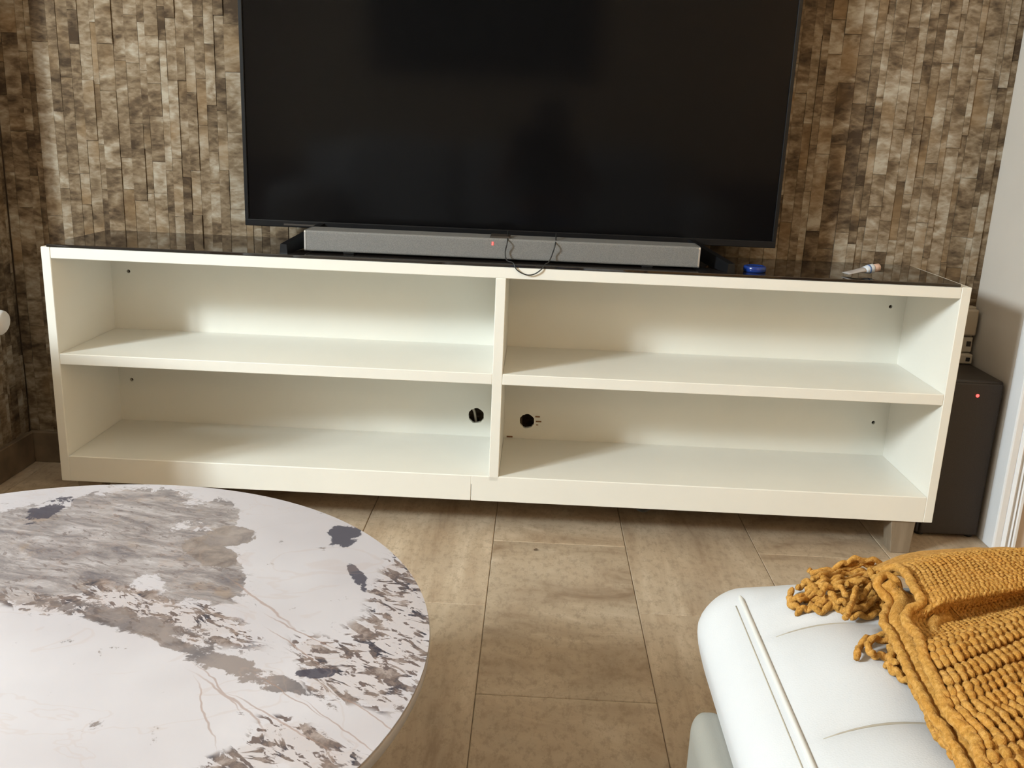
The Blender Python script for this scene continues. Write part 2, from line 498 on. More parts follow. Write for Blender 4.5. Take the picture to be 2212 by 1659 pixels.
M['tube_white'] = plain('white_tube_plastic', (0.62, 0.66, 0.72), 0.3, 0.03)
M['tube_clear'] = plain('crimped_foil_grey', (0.42, 0.38, 0.36), 0.35)
M['tube_print'] = plain('tube_blue_print', (0.12, 0.20, 0.42), 0.35)
M['tube_cap'] = plain('pinkish_cap', (0.62, 0.42, 0.34), 0.4)
M['leather'] = mat_leather('white_leather', (0.62, 0.615, 0.625))
M['piping'] = mat_leather('white_leather_piping', (0.66, 0.645, 0.61))
M['stitch'] = plain('seam_thread', (0.40, 0.35, 0.28), 0.8)
M['taupe'] = mat_leather('taupe_leather', (0.30, 0.285, 0.25), 0.5)
M['paint_grey'] = plain('warm_white_paint', (0.62, 0.56, 0.50), 0.7, 0.02, 6)
M['paint_tan'] = plain('tan_paint', (0.56, 0.45, 0.37), 0.7, 0.02, 6)
M['paint_cream'] = plain('cream_paint', (0.82, 0.67, 0.48), 0.75, 0.02, 6)
M['ceiling'] = plain('ceiling_paint', (0.88, 0.80, 0.68), 0.8, 0.02, 6)
M['trim'] = plain('white_gloss_trim', (0.80, 0.80, 0.82), 0.35, 0.015, 8)
M['skirting'] = plain('brown_stone_skirting', (0.20, 0.14, 0.09), 0.4, 0.35, 14)
M['pane'] = mat_pane()
M['alu'] = plain('white_aluminium', (0.75, 0.75, 0.74), 0.4)
M['wire'] = plain('black_wire', (0.02, 0.02, 0.02), 0.4)
M['wire_grey'] = plain('grey_wire', (0.35, 0.33, 0.31), 0.4)
M['scuff'] = plain('torn_brown_board', (0.26, 0.13, 0.06), 0.9)

# ------------------------------------------------------------------ the room shell
BACK_Y, LEFT_X, RIGHT_X = 0.312, -1.158, 1.086
ROOM_L, ROOM_R, ROOM_F, CEIL = -2.25, 1.95, -3.65, 2.5

floor = box('floor', (ROOM_L - 0.15, ROOM_F - 0.1, -0.10), (ROOM_R + 0.1, BACK_Y + 0.1, -0.0025), M['grout'])
tag(floor, 'beige brown travertine tile floor laid in a running bond', kind='structure')
TW, TL, X0 = 0.2793, 0.556, 0.0044
rt = random.Random(3)
tile_cache = {}
def tile_mesh(w, l):
    key = (round(w, 4), round(l, 4))
    if key not in tile_cache:
        bm = bmesh.new(); add_box(bm, (-w / 2, -l / 2, -0.010), (w / 2, l / 2, 0.0), 0.0012, 1)
        bmesh.ops.recalc_face_normals(bm, faces=bm.faces[:])
        me = bpy.data.meshes.new('floor_tile'); bm.to_mesh(me); bm.free(); me.materials.append(M['tile'])
        tile_cache[key] = me
    return tile_cache[key]
k0 = math.floor((ROOM_L - X0) / TW); k1 = math.ceil((ROOM_R - X0) / TW)
for k in range(k0, k1):
    xa, xb = max(ROOM_L, X0 + k * TW), min(ROOM_R, X0 + (k + 1) * TW)
    y = (-0.583 if k % 2 == 0 else -0.307) - 7 * TL
    while y < BACK_Y:
        ya, yb = max(ROOM_F, y), min(BACK_Y, y + TL)
        y += TL
        if yb - ya < 0.03 or xb - xa < 0.03: continue
        g = 0.0010
        o = link('floor_tile', tile_mesh(xb - xa - g, yb - ya - g)); o.parent = floor
        o.location = ((xa + xb) / 2, (ya + yb) / 2, rt.uniform(-0.0004, 0.0004))
        o['rnd'] = rt.random()
        o['across'] = 1.0 if (k % 2 == 0) else 0.12
        

def wall(name, lo, hi, mat, label):
    return tag(box(name, lo, hi, mat), label, kind='structure')

wall_back = wall('wall_back', (LEFT_X - 0.1, BACK_Y + 0.008, 0), (RIGHT_X + 0.1, BACK_Y + 0.12, CEIL), M['skirting'], 'brown marble strip mosaic wall behind the television')
wall_left = wall('wall_left_inner', (LEFT_X - 0.12, 0.115, 0), (LEFT_X - 0.008, BACK_Y + 0.008, CEIL), M['skirting'], 'short return wall clad in brown marble strips beside the console')
wall('wall_left_front', (ROOM_L, 0.115, 0), (LEFT_X - 0.12, 0.23, CEIL), M['paint_cream'], 'cream wall left of the television alcove')
wall('wall_right', (RIGHT_X, 0.088, 0), (RIGHT_X + 0.04, BACK_Y + 0.008, CEIL), M['paint_grey'], 'warm white painted side wall of the television alcove')
wall('wall_right_front', (RIGHT_X + 0.04, 0.052, 0), (ROOM_R, 0.15, CEIL), M['paint_tan'], 'tan painted wall right of the television alcove')
wall('wall_right_outer', (ROOM_R, ROOM_F, 0), (ROOM_R + 0.1, 0.15, CEIL), M['paint_cream'], 'cream painted wall on the right side of the room')
wall('wall_front', (ROOM_L, ROOM_F - 0.1, 0), (ROOM_R, ROOM_F, CEIL), M['paint_cream'], 'cream wall opposite the television')
wall('ceiling', (ROOM_L - 0.15, ROOM_F - 0.1, CEIL), (ROOM_R + 0.1, BACK_Y + 0.12, CEIL + 0.08), M['ceiling'], 'plain off-white ceiling')

# left wall with the big window opening
WY0, WY1, WZ0, WZ1 = -2.36, -1.54, 1.15, 2.15
bm = bmesh.new()
add_box(bm, (ROOM_L - 0.1, ROOM_F, 0), (ROOM_L, WY0, CEIL)); add_box(bm, (ROOM_L - 0.1, WY1, 0), (ROOM_L, 0.115, CEIL))
add_box(bm, (ROOM_L - 0.1, WY0, 0), (ROOM_L, WY1, WZ0)); add_box(bm, (ROOM_L - 0.1, WY0, WZ1), (ROOM_L, WY1, CEIL))
tag(bobj('wall_left', bm, M['paint_cream']), 'cream wall with the daylight window', kind='structure')
win = empty('window_1', (ROOM_L - 0.05, (WY0 + WY1) / 2, WZ0)); tag(win, 'white framed two-pane window letting in daylight', kind='structure')
fr = 0.05
bm = bmesh.new()
for lo, hi in (((WY0, WZ0), (WY1, WZ0 + fr)), ((WY0, WZ1 - fr), (WY1, WZ1)), ((WY0, WZ0 + fr), (WY0 + fr, WZ1 - fr)), ((WY1 - fr, WZ0 + fr), (WY1, WZ1 - fr)),
               (((WY0 + WY1) / 2 - fr / 2, WZ0 + fr), ((WY0 + WY1) / 2 + fr / 2, WZ1 - fr))):
    add_box(bm, (ROOM_L - 0.08, lo[0], lo[1]), (ROOM_L - 0.03, hi[0], hi[1]))
child_of(bobj('window_frame', bm, M['alu']), win)
for a, b in ((WY0 + fr, (WY0 + WY1) / 2 - fr / 2), ((WY0 + WY1) / 2 + fr / 2, WY1 - fr)):
    box('window_pane', (ROOM_L - 0.058, a, WZ0 + fr), (ROOM_L - 0.052, b, WZ1 - fr), M['pane'], win)

# marble strips of the back wall: columns of random widths cut into random lengths
rs = random.Random(11)
strips = []
x = LEFT_X
while x < RIGHT_X - 0.004:
    w = rs.choice((0.013, 0.016, 0.019, 0.022, 0.026, 0.030, 0.036))
    w = min(w, RIGHT_X - x)
    z = -rs.uniform(0, 0.15)
    while z < CEIL:
        l = rs.choice((0.07, 0.10, 0.13, 0.17, 0.21, 0.28))
        za, zb = max(0, z), min(CEIL, z + l)
        if zb - za > 0.004:
            a = rs.random()
            if rs.random() < 0.08: a = 0.1 * rs.random() - 0.45
            strips.append((x, w, za, zb, rs.uniform(0.0, 0.0035), a))
        z += l
    x += w
def strip_seen(s):
    best = 0
    for zz in (s[2], (s[2] + s[3]) / 2, s[3]):
        q = seen((s[0] + s[1] / 2, BACK_Y, zz))
        if q is None or not (-8 < q[0] < 2220 and -10 < q[1] < 1000): continue
        xx, yy = q
        if 518 < xx < 1680 and yy < 490: continue            # behind the television
        if yy > 537 + (xx - 85) * 0.0447 and 95 < xx < 2090: continue   # behind the console
        best += 1
    return best * s[1] * (s[3] - s[2])
order = sorted(range(len(strips)), key=lambda i: -strip_seen(strips[i]))
single = set(i for i in order[:300] if strip_seen(strips[i]) > 0)
bmu = bmesh.new(); add_box(bmu, (0, 0, 0), (1, 1, 1)); bmesh.ops.recalc_face_normals(bmu, faces=bmu.faces[:])
unit = bpy.data.meshes.new('stone_strip'); bmu.to_mesh(unit); bmu.free(); unit.materials.append(M['strip'])
def strip_field(name, items, parent, boxer):
    verts, faces, vals = [], [], []
    for s in items:
        lo, hi = boxer(s); b = len(verts)
        for iz in (lo[2], hi[2]):
            verts += [(lo[0], lo[1], iz), (hi[0], lo[1], iz), (hi[0], hi[1], iz), (lo[0], hi[1], iz)]
        faces += [tuple(b + i for i in f) for f in ((0, 3, 2, 1), (4, 5, 6, 7), (0, 1, 5, 4), (1, 2, 6, 5), (2, 3, 7, 6), (3, 0, 4, 7))]
        vals += [s[5]] * 8
    me = bpy.data.meshes.new(name); me.from_pydata(verts, [], faces)
    at_ = me.attributes.new('rnd', 'FLOAT', 'POINT'); at_.data.foreach_set('value', vals)
    o = link(name, me, M['strip_field'], parent); o['kind'] = 'stuff'
    return o
rest = []
for i, s in enumerate(strips):
    if i in single:
        o = link('stone_strip', unit); o.parent = wall_back
        o.location = (s[0] + 0.0003, BACK_Y - s[4], s[2] + 0.0003)
        o.scale = (s[1] - 0.0006, 0.010 + s[4], s[3] - s[2] - 0.0006)
        o['rnd'] = s[5]
    else: rest.append(s)
strip_field('stone_strip_field', rest, wall_back, lambda s: ((s[0] + 0.0003, BACK_Y - s[4], s[2] + 0.0003), (s[0] + s[1] - 0.0003, BACK_Y + 0.010, s[3] - 0.0003)))
side = []
y = 0.115
while y < BACK_Y - 0.004:
    w = min(rs.choice((0.013, 0.016, 0.019, 0.022, 0.026, 0.030, 0.036)), BACK_Y - y); z = -rs.uniform(0, 0.15)
    while z < CEIL:
        l = rs.choice((0.07, 0.10, 0.13, 0.16, 0.20, 0.26)); za, zb = max(0, z), min(CEIL, z + l)
        if zb - za > 0.004: side.append((y, w, za, zb, rs.uniform(0, 0.003), rs.random()))
        z += l
    y += w
strip_field('stone_strip_field', side, wall_left, lambda s: ((LEFT_X - 0.010, s[0] + 0.0003, s[2] + 0.0003), (LEFT_X - 0.003 + s[4], s[0] + s[1] - 0.0003, s[3] - 0.0003)))

# skirting of brown stone pieces
base = empty('baseboard_back', (LEFT_X, BACK_Y, 0)); tag(base, 'low brown stone skirting along the strip wall', kind='structure')
xx = LEFT_X
while xx < RIGHT_X - 0.02:
    xe = min(xx + 0.30, RIGHT_X)
    box('skirting_piece', (xx + 0.001, BACK_Y - 0.014, 0), (xe - 0.001, BACK_Y + 0.002, 0.078), M['skirting'], base, 0.0015, 1); xx = xe
base = empty('baseboard_left', (LEFT_X, 0.115, 0)); tag(base, 'low brown stone skirting along the short return wall', kind='structure')
yy = 0.115
while yy < BACK_Y - 0.03:
    ye = min(yy + 0.30, BACK_Y - 0.014)
    box('skirting_piece', (LEFT_X - 0.003, yy + 0.001, 0), (LEFT_X + 0.012, ye - 0.001, 0.078), M['skirting'], base, 0.0015, 1); yy = ye

# moulded white casing on the alcove edge
trim = empty('trim_1', (RIGHT_X, 0.05, 0)); tag(trim, 'white moulded door casing wrapping the alcove corner', kind='structure')
box('casing_side', (RIGHT_X - 0.003, 0.044, 0), (RIGHT_X + 0.016, 0.094, CEIL), M['trim'], trim, 0.004, 2)
bm = bmesh.new()
prof = [(1.1005, 0.043), (1.106, 0.039), (1.110, 0.043), (1.113, 0.0465), (1.117, 0.041), (1.121, 0.0465), (1.124, 0.041), (1.129, 0.041), (1.1335, 0.0475)]
va = [bm.verts.new((a, b, 0)) for a, b in prof] + [bm.verts.new((1.1335, 0.06, 0)), bm.verts.new((1.1005, 0.06, 0))]
f = bm.faces.new(va)
r = bmesh.ops.extrude_face_region(bm, geom=[f]); bmesh.ops.translate(bm, verts=[v for v in r['geom'] if isinstance(v, bmesh.types.BMVert)], vec=(0, 0, CEIL))
child_of(bobj('casing_moulding', bm, M['trim']), trim)

# ------------------------------------------------------------------ white media console
CX, CT, CB = 0.925, 0.5763, 0.0769
SIDE, ZTO, ZS1, ZS0, ZFL, CD = 0.019, 0.5534, 0.3567, 0.3337, 0.1334, 0.2625
DX0, DX1 = -0.0113, 0.0093
con = empty('media_console', (0, 0.14, 0))
tag(con, 'long white media console with four open compartments on short wooden legs', 'media console')
BK = CD + 0.013
W_ = M['white_lacquer']
box('side_panel', (-CX, 0, CB), (-CX + SIDE, BK, CT), W_, con, 0.0012, 1)
box('side_panel', (CX - SIDE, 0, CB), (CX, BK, CT), W_, con, 0.0012, 1)
box('top_panel', (-CX + SIDE, 0.0006, ZTO), (CX - SIDE, BK, CT - 0.0004), W_, con, 0.001, 1)
box('divider', (DX0, 0.0004, ZFL - 0.01), (DX1, CD, ZTO), W_, con, 0.001, 1)
for a, b in ((-CX + SIDE, DX0), (DX1, CX - SIDE)):
    box('shelf', (a, 0.0006, ZS0), (b, CD, ZS1), W_, con, 0.0012, 1)
    box('bottom_panel', (a, 0.0008, ZFL - 0.02), (b, CD, ZFL), W_, con, 0.001, 1)
for a, b in ((-CX + SIDE, -0.0485), (-0.0475, CX - SIDE)):
    box('front_rail', (a, 0.0004, CB), (b, 0.020, ZFL - 0.0008), W_, con, 0.0008, 1)
box('base_frame', (-CX + SIDE, 0.02, CB + 0.004), (CX - SIDE, BK, CB + 0.018), W_, con)
def back_panel(x0, x1, z0, z1, holes):
    bm = bmesh.new(); edges = []
    def loop(ps):
        v = [bm.verts.new((p[0], 0, p[1])) for p in ps]
        for i in range(len(v)): edges.append(bm.edges.new((v[i], v[(i + 1) % len(v)])))
    loop([(x0, z0), (x1, z0), (x1, z1), (x0, z1)])
    rr = random.Random(5)
    for hx, hz, hr in holes:
        n = 28 if hr > 0.01 else 12
        j = 0.05 if hr > 0.01 else 0.0
        loop([(hx + hr * (1 + rr.uniform(-j, j)) * math.cos(2 * math.pi * i / n), hz + hr * (1 + rr.uniform(-j, j)) * math.sin(2 * math.pi * i / n)) for i in range(n)])
    bmesh.ops.triangle_fill(bm, use_beauty=True, use_dissolve=False, edges=edges)
    g = bmesh.ops.extrude_face_region(bm, geom=bm.faces[:])
    bmesh.ops.translate(bm, verts=[v for v in g['geom'] if isinstance(v, bmesh.types.BMVert)], vec=(0, 0.010, 0))
    bmesh.ops.translate(bm, verts=bm.verts[:], vec=(0, CD, 0))
    return child_of(bobj('back_panel', bm, M['back_board']), con)
bl = back_panel(-CX + SIDE, -0.001, CB + 0.018, ZTO, [(-0.866, 0.491, 0.0042), (-0.876, 0.233, 0.0042), (-0.057, 0.184, 0.0185)])
brp = back_panel(-0.001, CX - SIDE, CB + 0.018, ZTO, [(0.873, 0.488, 0.0042), (0.873, 0.213, 0.0042), (0.0635, 0.1765, 0.0175)])
def leg(cx_, cy_, sx):
    bm = bmesh.new()
    t0, t1 = 0.052, 0.040
    a = cx_ - t0 / 2; 
    pts_top = [(a, cy_), (a + t0, cy_), (a + t0, cy_ + 0.05), (a, cy_ + 0.05)]
    aa = a + (0.010 if sx > 0 else 0.002)
    pts_bot = [(aa, cy_ + 0.004), (aa + t1, cy_ + 0.004), (aa + t1, cy_ + 0.044), (aa, cy_ + 0.044)]
    vt = [bm.verts.new((p[0], p[1], CB + 0.002)) for p in pts_top]; vb = [bm.verts.new((p[0], p[1], 0.0)) for p in pts_bot]
    bm.faces.new(vt); bm.faces.new(vb[::-1])
    for i in range(4): bm.faces.new((vt[i], vb[i], vb[(i + 1) % 4], vt[(i + 1) % 4]))
    bmesh.ops.bevel(bm, geom=bm.edges[:], offset=0.0015, segments=1, affect='EDGES')
    child_of(bobj('leg', bm, M['leg_wood']), con)
for lx, ly, s in ((0.868, 0.006, 1), (-0.868, 0.006, -1), (0.868, 0.215, 1), (-0.868, 0.215, -1), (0.0, 0.215, 1)): leg(lx, ly, s)
for dx, dz, w, h in ((0.019, 0.0105, 0.011, 0.0035), (0.021, -0.001, 0.013, 0.003), (0.022, -0.009, 0.005, 0.002)):
    box('board_scuff', (0.0635 + dx, CD - 0.0007, 0.1765 + dz), (0.0635 + dx + w, CD + 0.001, 0.1765 + dz + h), M['scuff'], con)
box('board_scuff', (0.017, CD - 0.0006, ZFL + 0.001), (0.031, CD + 0.001, ZFL + 0.0045), M['scuff'], con)

GT = CT + 0.006
gl = box('glass_sheet', (-CX + 0.012, -0.0005, CT), (CX - 0.0225, BK - 0.002, GT), M['black_glass'], None, 0.0012, 2)
tag(gl, 'smoked black glass sheet covering the white console top', 'glass top')

# bundle of wires behind the left cable hole
cw = tube('power_cable', [(-0.064, 0.281, 0.225), (-0.067, 0.282, 0.20), (-0.061, 0.284, 0.178), (-0.058, 0.286, 0.12), (-0.10, 0.288, 0.05), (-0.30, 0.288, 0.012), (-0.6, 0.288, 0.012)], 0.0032, M['ivory_plastic'])
tag(cw, 'pale wire showing inside the round cable hole of the console', 'cable')
cw = tube('hanging_cable', [(0.44, 0.284, 0.045), (0.40, 0.20, 0.058), (0.36, 0.10, 0.058), (0.325, 0.055, 0.050), (0.29, 0.10, 0.06), (0.25, 0.2, 0.062), (0.2, 0.284, 0.04)], 0.004, M['wire'])
tag(cw, 'dark cable loop sagging beneath the white console', 'cable')

# ------------------------------------------------------------------ television
TVY, TX0, TX1, TZ0, TZ1 = 0.190, -0.5695, 0.581, 0.6155, 1.268
tv = empty('television', (0.005, 0.21, GT)); tag(tv, 'large black flat television standing on the console', 'television')
bz = 0.0085
bm = bmesh.new()
add_box(bm, (TX0, TVY, TZ0), (TX1, TVY + 0.022, TZ0 + bz + 0.006), 0.0015, 2); add_box(bm, (TX0, TVY, TZ1 - bz), (TX1, TVY + 0.022, TZ1), 0.0015, 2)
add_box(bm, (TX0, TVY, TZ0 + bz + 0.005), (TX0 + bz, TVY + 0.022, TZ1 - bz + 0.001), 0.0015, 2); add_box(bm, (TX1 - bz, TVY, TZ0 + bz + 0.005), (TX1, TVY + 0.022, TZ1 - bz + 0.001), 0.0015, 2)
child_of(bobj('bezel', bm, M['tv_frame']), tv)
box('screen', (TX0 + bz - 0.001, TVY + 0.003, TZ0 + bz + 0.004), (TX1 - bz + 0.001, TVY + 0.015, TZ1 - bz + 0.001), M['tv_screen'], tv)
box('rear_housing', (TX0 + 0.12, TVY + 0.02, TZ0 + 0.006), (TX1 - 0.12, TVY + 0.065, TZ1 - 0.2), M['black_matte'], tv, 0.01, 3)
bm = bmesh.new(); add_box(bm, (0.029, TVY - 0.004, TZ0 - 0.009), (0.055, TVY + 0.012, TZ0 + 0.002), 0.002, 2)
child_of(bobj('infrared_receiver', bm, M['tv_frame']), tv)
box('badge', (TX0 + 0.085, TVY - 0.0006, TZ0 + 0.004), (TX0 + 0.16, TVY + 0.001, TZ0 + 0.0075), M['sub_top'], tv)
def foot(sx, hubx, tipx):
    bm = bmesh.new()
    # V-shaped stand: front toe reaching towards the console edge and rear toe
    for ty, tx in ((0.018, tipx), (0.255, tipx - sx * 0.01)):
        pts = []
        for k in range(7):
            t = k / 6
            pts.append(Vector((hubx + (tx - hubx) * t, 0.20 + (ty - 0.20) * t, 0)))
        for i in range(6):
            p, q = pts[i], pts[i + 1]
            d = (q - p).normalized(); n = Vector((-d.y, d.x, 0)) * 0.0085
            t0, t1 = i / 6, (i + 1) / 6
            h0, h1 = 0.046 - 0.028 * t0, 0.046 - 0.028 * t1
            lo0, lo1 = 0.018 * (1 - t0) ** 2, 0.018 * (1 - t1) ** 2
            v = []
            for (pt, hh, ll) in ((p, h0, lo0), (q, h1, lo1)):
                v += [bm.verts.new(pt + n + Vector((0, 0, GT + ll))), bm.verts.new(pt - n + Vector((0, 0, GT + ll))),
                      bm.verts.new(pt - n * 0.8 + Vector((0, 0, GT + hh))), bm.verts.new(pt + n * 0.8 + Vector((0, 0, GT + hh)))]
            for f in ((0, 1, 2, 3), (7, 6, 5, 4), (0, 4, 5, 1), (1, 5, 6, 2), (2, 6, 7, 3), (3, 7, 4, 0)): bm.faces.new([v[a] for a in f])
    bmesh.ops.remove_doubles(bm, verts=bm.verts[:], dist=0.0001)
    child_of(bobj('foot', bm, M['tv_frame']), tv)
foot(-1, -0.400, -0.440); foot(1, 0.396, 0.455)

# ------------------------------------------------------------------ soundbar
SY, SZ0, SZ1 = 0.040, GT + 0.0035, GT + 0.0455
sb = empty('soundbar', (0, 0.085, GT)); tag(sb, 'grey soundbar with silver end trims in front of the television', 'soundbar')
SX0, SX1 = -0.4035, 0.395
def bar_section(x0, x1, name, mat, grow=0.0):
    bm = bmesh.new(); n = 10; prof = []
    y0, y1, r = SY - grow, SY + 0.075 + grow, 0.004
    for (cy_, cz_, a0) in ((y0 + r, SZ0 + r, 180), (y1 - r, SZ0 + r, 270), (y1 - r, SZ1 - r, 0), (y0 + r, SZ1 - r, 90)):
        for k in range(5):
            a = math.radians(a0 + 90 * k / 4); prof.append((cy_ + r * math.cos(a), cz_ + r * math.sin(a)))
    A = [bm.verts.new((x0, p[0], p[1])) for p in prof]; B = [bm.verts.new((x1, p[0], p[1])) for p in prof]
    bm.faces.new(A); bm.faces.new(B[::-1])
    for i in range(len(A)): bm.faces.new((A[i], A[(i + 1) % len(A)], B[(i + 1) % len(A)], B[i]))
    return child_of(bobj(name, bm, mat), sb)
bar_section(SX0 + 0.003, SX1 - 0.003, 'grille_body', M['grille'])
bar_section(SX0, SX0 + 0.0034, 'end_cap', M['silver'], 0.0008); bar_section(SX1 - 0.0034, SX1, 'end_cap', M['silver'], 0.0008)
for fx in (-0.314, 0.292): box('foot', (fx - 0.012, SY + 0.004, GT), (fx + 0.012, SY + 0.06, SZ0 + 0.002), M['black_matte'], sb, 0.002, 1)
box('control_panel', (-0.028, SY + 0.004, SZ1 - 0.001), (0.012, SY + 0.055, SZ1 + 0.0035), M['sub_top'], sb, 0.001, 1)
box('indicator_light', (-0.0235, SY - 0.0008, SZ1 - 0.014), (-0.0203, SY + 0.002, SZ1 - 0.0075), M['led'], sb)

# thin black lead looping down over the console edge
pts = [(0.004, TVY - 0.004, TZ0 + 0.004), (0.006, 0.10, SZ1 + 0.008), (0.008, SY - 0.006, SZ1 - 0.004), (0.0045, SY - 0.008, SZ0 + 0.016), (0.0085, 0.020, GT + 0.005), (0.022, 0.002, GT + 0.0025), (0.030, -0.0045, CT - 0.004),
       (0.048, -0.005, CT - 0.0125), (0.064, -0.0045, CT - 0.011), (0.078, -0.004, CT - 0.001), (0.086, 0.004, GT + 0.003), (0.092, 0.022, GT + 0.004), (0.098, SY - 0.008, SZ0 + 0.014), (0.104, SY - 0.006, SZ1 - 0.006), (0.106, 0.10, SZ1 + 0.008), (0.108, TVY - 0.004, TZ0 + 0.004)]
tag(tube('thin_lead', pts, 0.0013, M['wire'], None, 6, 6), 'thin black lead looping in front of the soundbar over the console edge', 'cable')

# blue lid
bm = bmesh.new()
add_lathe(bm, [(0.0, 0.0), (0.021, 0.0), (0.0225, 0.002), (0.0225, 0.0095), (0.021, 0.0115), (0.018, 0.0122), (0.017, 0.0112), (0.0, 0.0112)], (0, 0, 0), 36)
lidp = at(1632, 588, GT)
lid = bobj('bottle_lid', bm, M['blue'], smooth=True); lid.location = (lidp.x, lidp.y + 0.010, GT)
tag(lid, 'small round blue plastic lid lying on the black glass', 'lid')
# ointment tube
tu = empty('ointment_tube', (0.72, 0.055, GT)); tag(tu, 'small squeezed white tube with pinkish cap on the black glass', 'tube')
A = at(1822, 583, GT + 0.004); Bp = at(1895, 569, GT + 0.014)
ax = (Vector((0.765, 0.072, GT + 0.0175)) - Vector((0.692, 0.052, GT + 0.0045))); L = ax.length; ax.normalize()
o0 = Vector((0.692, 0.052, GT + 0.0045)); sidev = Vector((ax.y, -ax.x, 0)).normalized(); upv = sidev.cross(ax)
if upv.z < 0: upv = -upv
def tube_part(name, st, mat):
    bm = bmesh.new(); rings = []
    for (t, wa, wb) in st:
        rings.append([bm.verts.new(o0 + ax * (t * L) + sidev * (wa * math.cos(2 * math.pi * k / 16)) + upv * (wb * math.sin(2 * math.pi * k / 16))) for k in range(16)])
    for i in range(len(rings) - 1):
        for k in range(16): bm.faces.new((rings[i][k], rings[i][(k + 1) % 16], rings[i + 1][(k + 1) % 16], rings[i + 1][k]))
    bm.faces.new(rings[0][::-1]); bm.faces.new(rings[-1])
    return child_of(bobj(name, bm, mat, smooth=True), tu)
tube_part('crimped_end', [(0, 0.0135, 0.0012), (0.1, 0.0135, 0.0016), (0.3, 0.0125, 0.003), (0.48, 0.0115, 0.0048), (0.54, 0.011, 0.0056)], M['tube_clear'])
tube_part('body', [(0.535, 0.0112, 0.0058), (0.62, 0.0105, 0.0082), (0.74, 0.0098, 0.0094), (0.80, 0.0096, 0.0096), (0.83, 0.007, 0.007)], M['tube_white'])
tube_part('print_band', [(0.655, 0.0104, 0.0087), (0.70, 0.0102, 0.0093)], M['tube_print'])
tube_part('cap', [(0.82, 0.0080, 0.0080), (0.83, 0.0086, 0.0086), (0.98, 0.0078, 0.0078), (1.0, 0.006, 0.006)], M['tube_cap'])

# ------------------------------------------------------------------ subwoofer and power strip
su = empty('subwoofer', (1.015, 0.19, 0)); tag(su, 'tall dark brown subwoofer box beside the white console', 'subwoofer')
box('cabinet', (0.945, 0.112, 0.004), (1.080, 0.276, 0.362), M['sub_top'], su, 0.006, 3)
box('front_grille', (0.949, 0.104, 0.008), (1.076, 0.116, 0.358), M['sub'], su, 0.004, 2)
bm = bmesh.new(); add_lathe(bm, [(0.0, -0.0012), (0.0026, -0.001), (0.0036, 0.0), (0.0036, 0.003)], (1.0235, 0.1035, 0.331), 14, 'Y')
child_of(bobj('indicator_light', bm, M['led'], smooth=True), su)
for fx, fy in ((0.957, 0.125), (1.066, 0.125), (0.957, 0.262), (1.066, 0.262)):
    bm = bmesh.new(); add_lathe(bm, [(0.009, 0), (0.010, 0.002), (0.010, 0.006)], (fx, fy, 0), 14); child_of(bobj('rubber_foot', bm, M['black_matte'], smooth=True), su)
ps = empty('power_strip', (1.065, 0.30, 0.34)); tag(ps, 'beige vertical power strip with plugs mounted low on the strip wall', 'power strip')
box('strip_body', (1.030, 0.290, 0.365), (1.079, 0.311, 0.492), M['beige_plastic'], ps, 0.003, 2)
box('plug', (1.032, 0.270, 0.428), (1.0775, 0.292, 0.488), M['beige_plastic'], ps, 0.004, 2)
box('plug', (1.036, 0.276, 0.388), (1.076, 0.292, 0.4235), M['ivory_plastic'], ps, 0.003, 2)
box('adapter', (1.034, 0.262, 0.3635), (1.0755, 0.292, 0.386), M['ivory_plastic'], ps, 0.003, 2)
box('socket_hole', (1.060, 0.2612, 0.370), (1.069, 0.264, 0.379), M['black_matte'], ps)
box('plug_mark', (1.062, 0.2752, 0.402), (1.072, 0.277, 0.414), M['sub_top'], ps)

# ------------------------------------------------------------------ coffee table
TC = Vector((-0.406, -1.069, 0)); TR, TZ = 0.388, 0.36
ct = empty('coffee_table', TC); tag(ct, 'round coffee table with white and grey veined marble top', 'coffee table')
bm = bmesh.new(); add_lathe(bm, [(0.0, -0.003), (TR - 0.004, -0.003), (TR - 0.0012, -0.0012), (TR - 0.001, 0.0) , (TR - 0.0025, 0.0), (0.0, 0.0)], (0, 0, 0), 128)
top = bobj('table_top', bm, M['marble'], ct); top.location = (0, 0, TZ)
bm = bmesh.new(); add_lathe(bm, [(TR - 0.03, -0.016), (TR - 0.004, -0.016), (TR - 0.0008, -0.013), (TR, -0.004), (TR - 0.001, -0.0022), (TR - 0.006, -0.0022), (TR - 0.03, -0.0025)], (0, 0, 0), 128)
e = bobj('edge_band', bm, M['table_edge'], ct, smooth=True); e.location = (0, 0, TZ)
bm = bmesh.new(); add_lathe(bm, [(0.0, 0.0), (0.19, 0.0), (0.20, 0.006), (0.19, 0.014), (0.075, 0.03), (0.06, 0.06), (0.06, 0.30), (0.09, 0.335), (0.20, 0.346), (0.0, 0.346)], (0, 0, 0), 48)
bobj('pedestal', bm, M['black_matte'], ct, smooth=True)

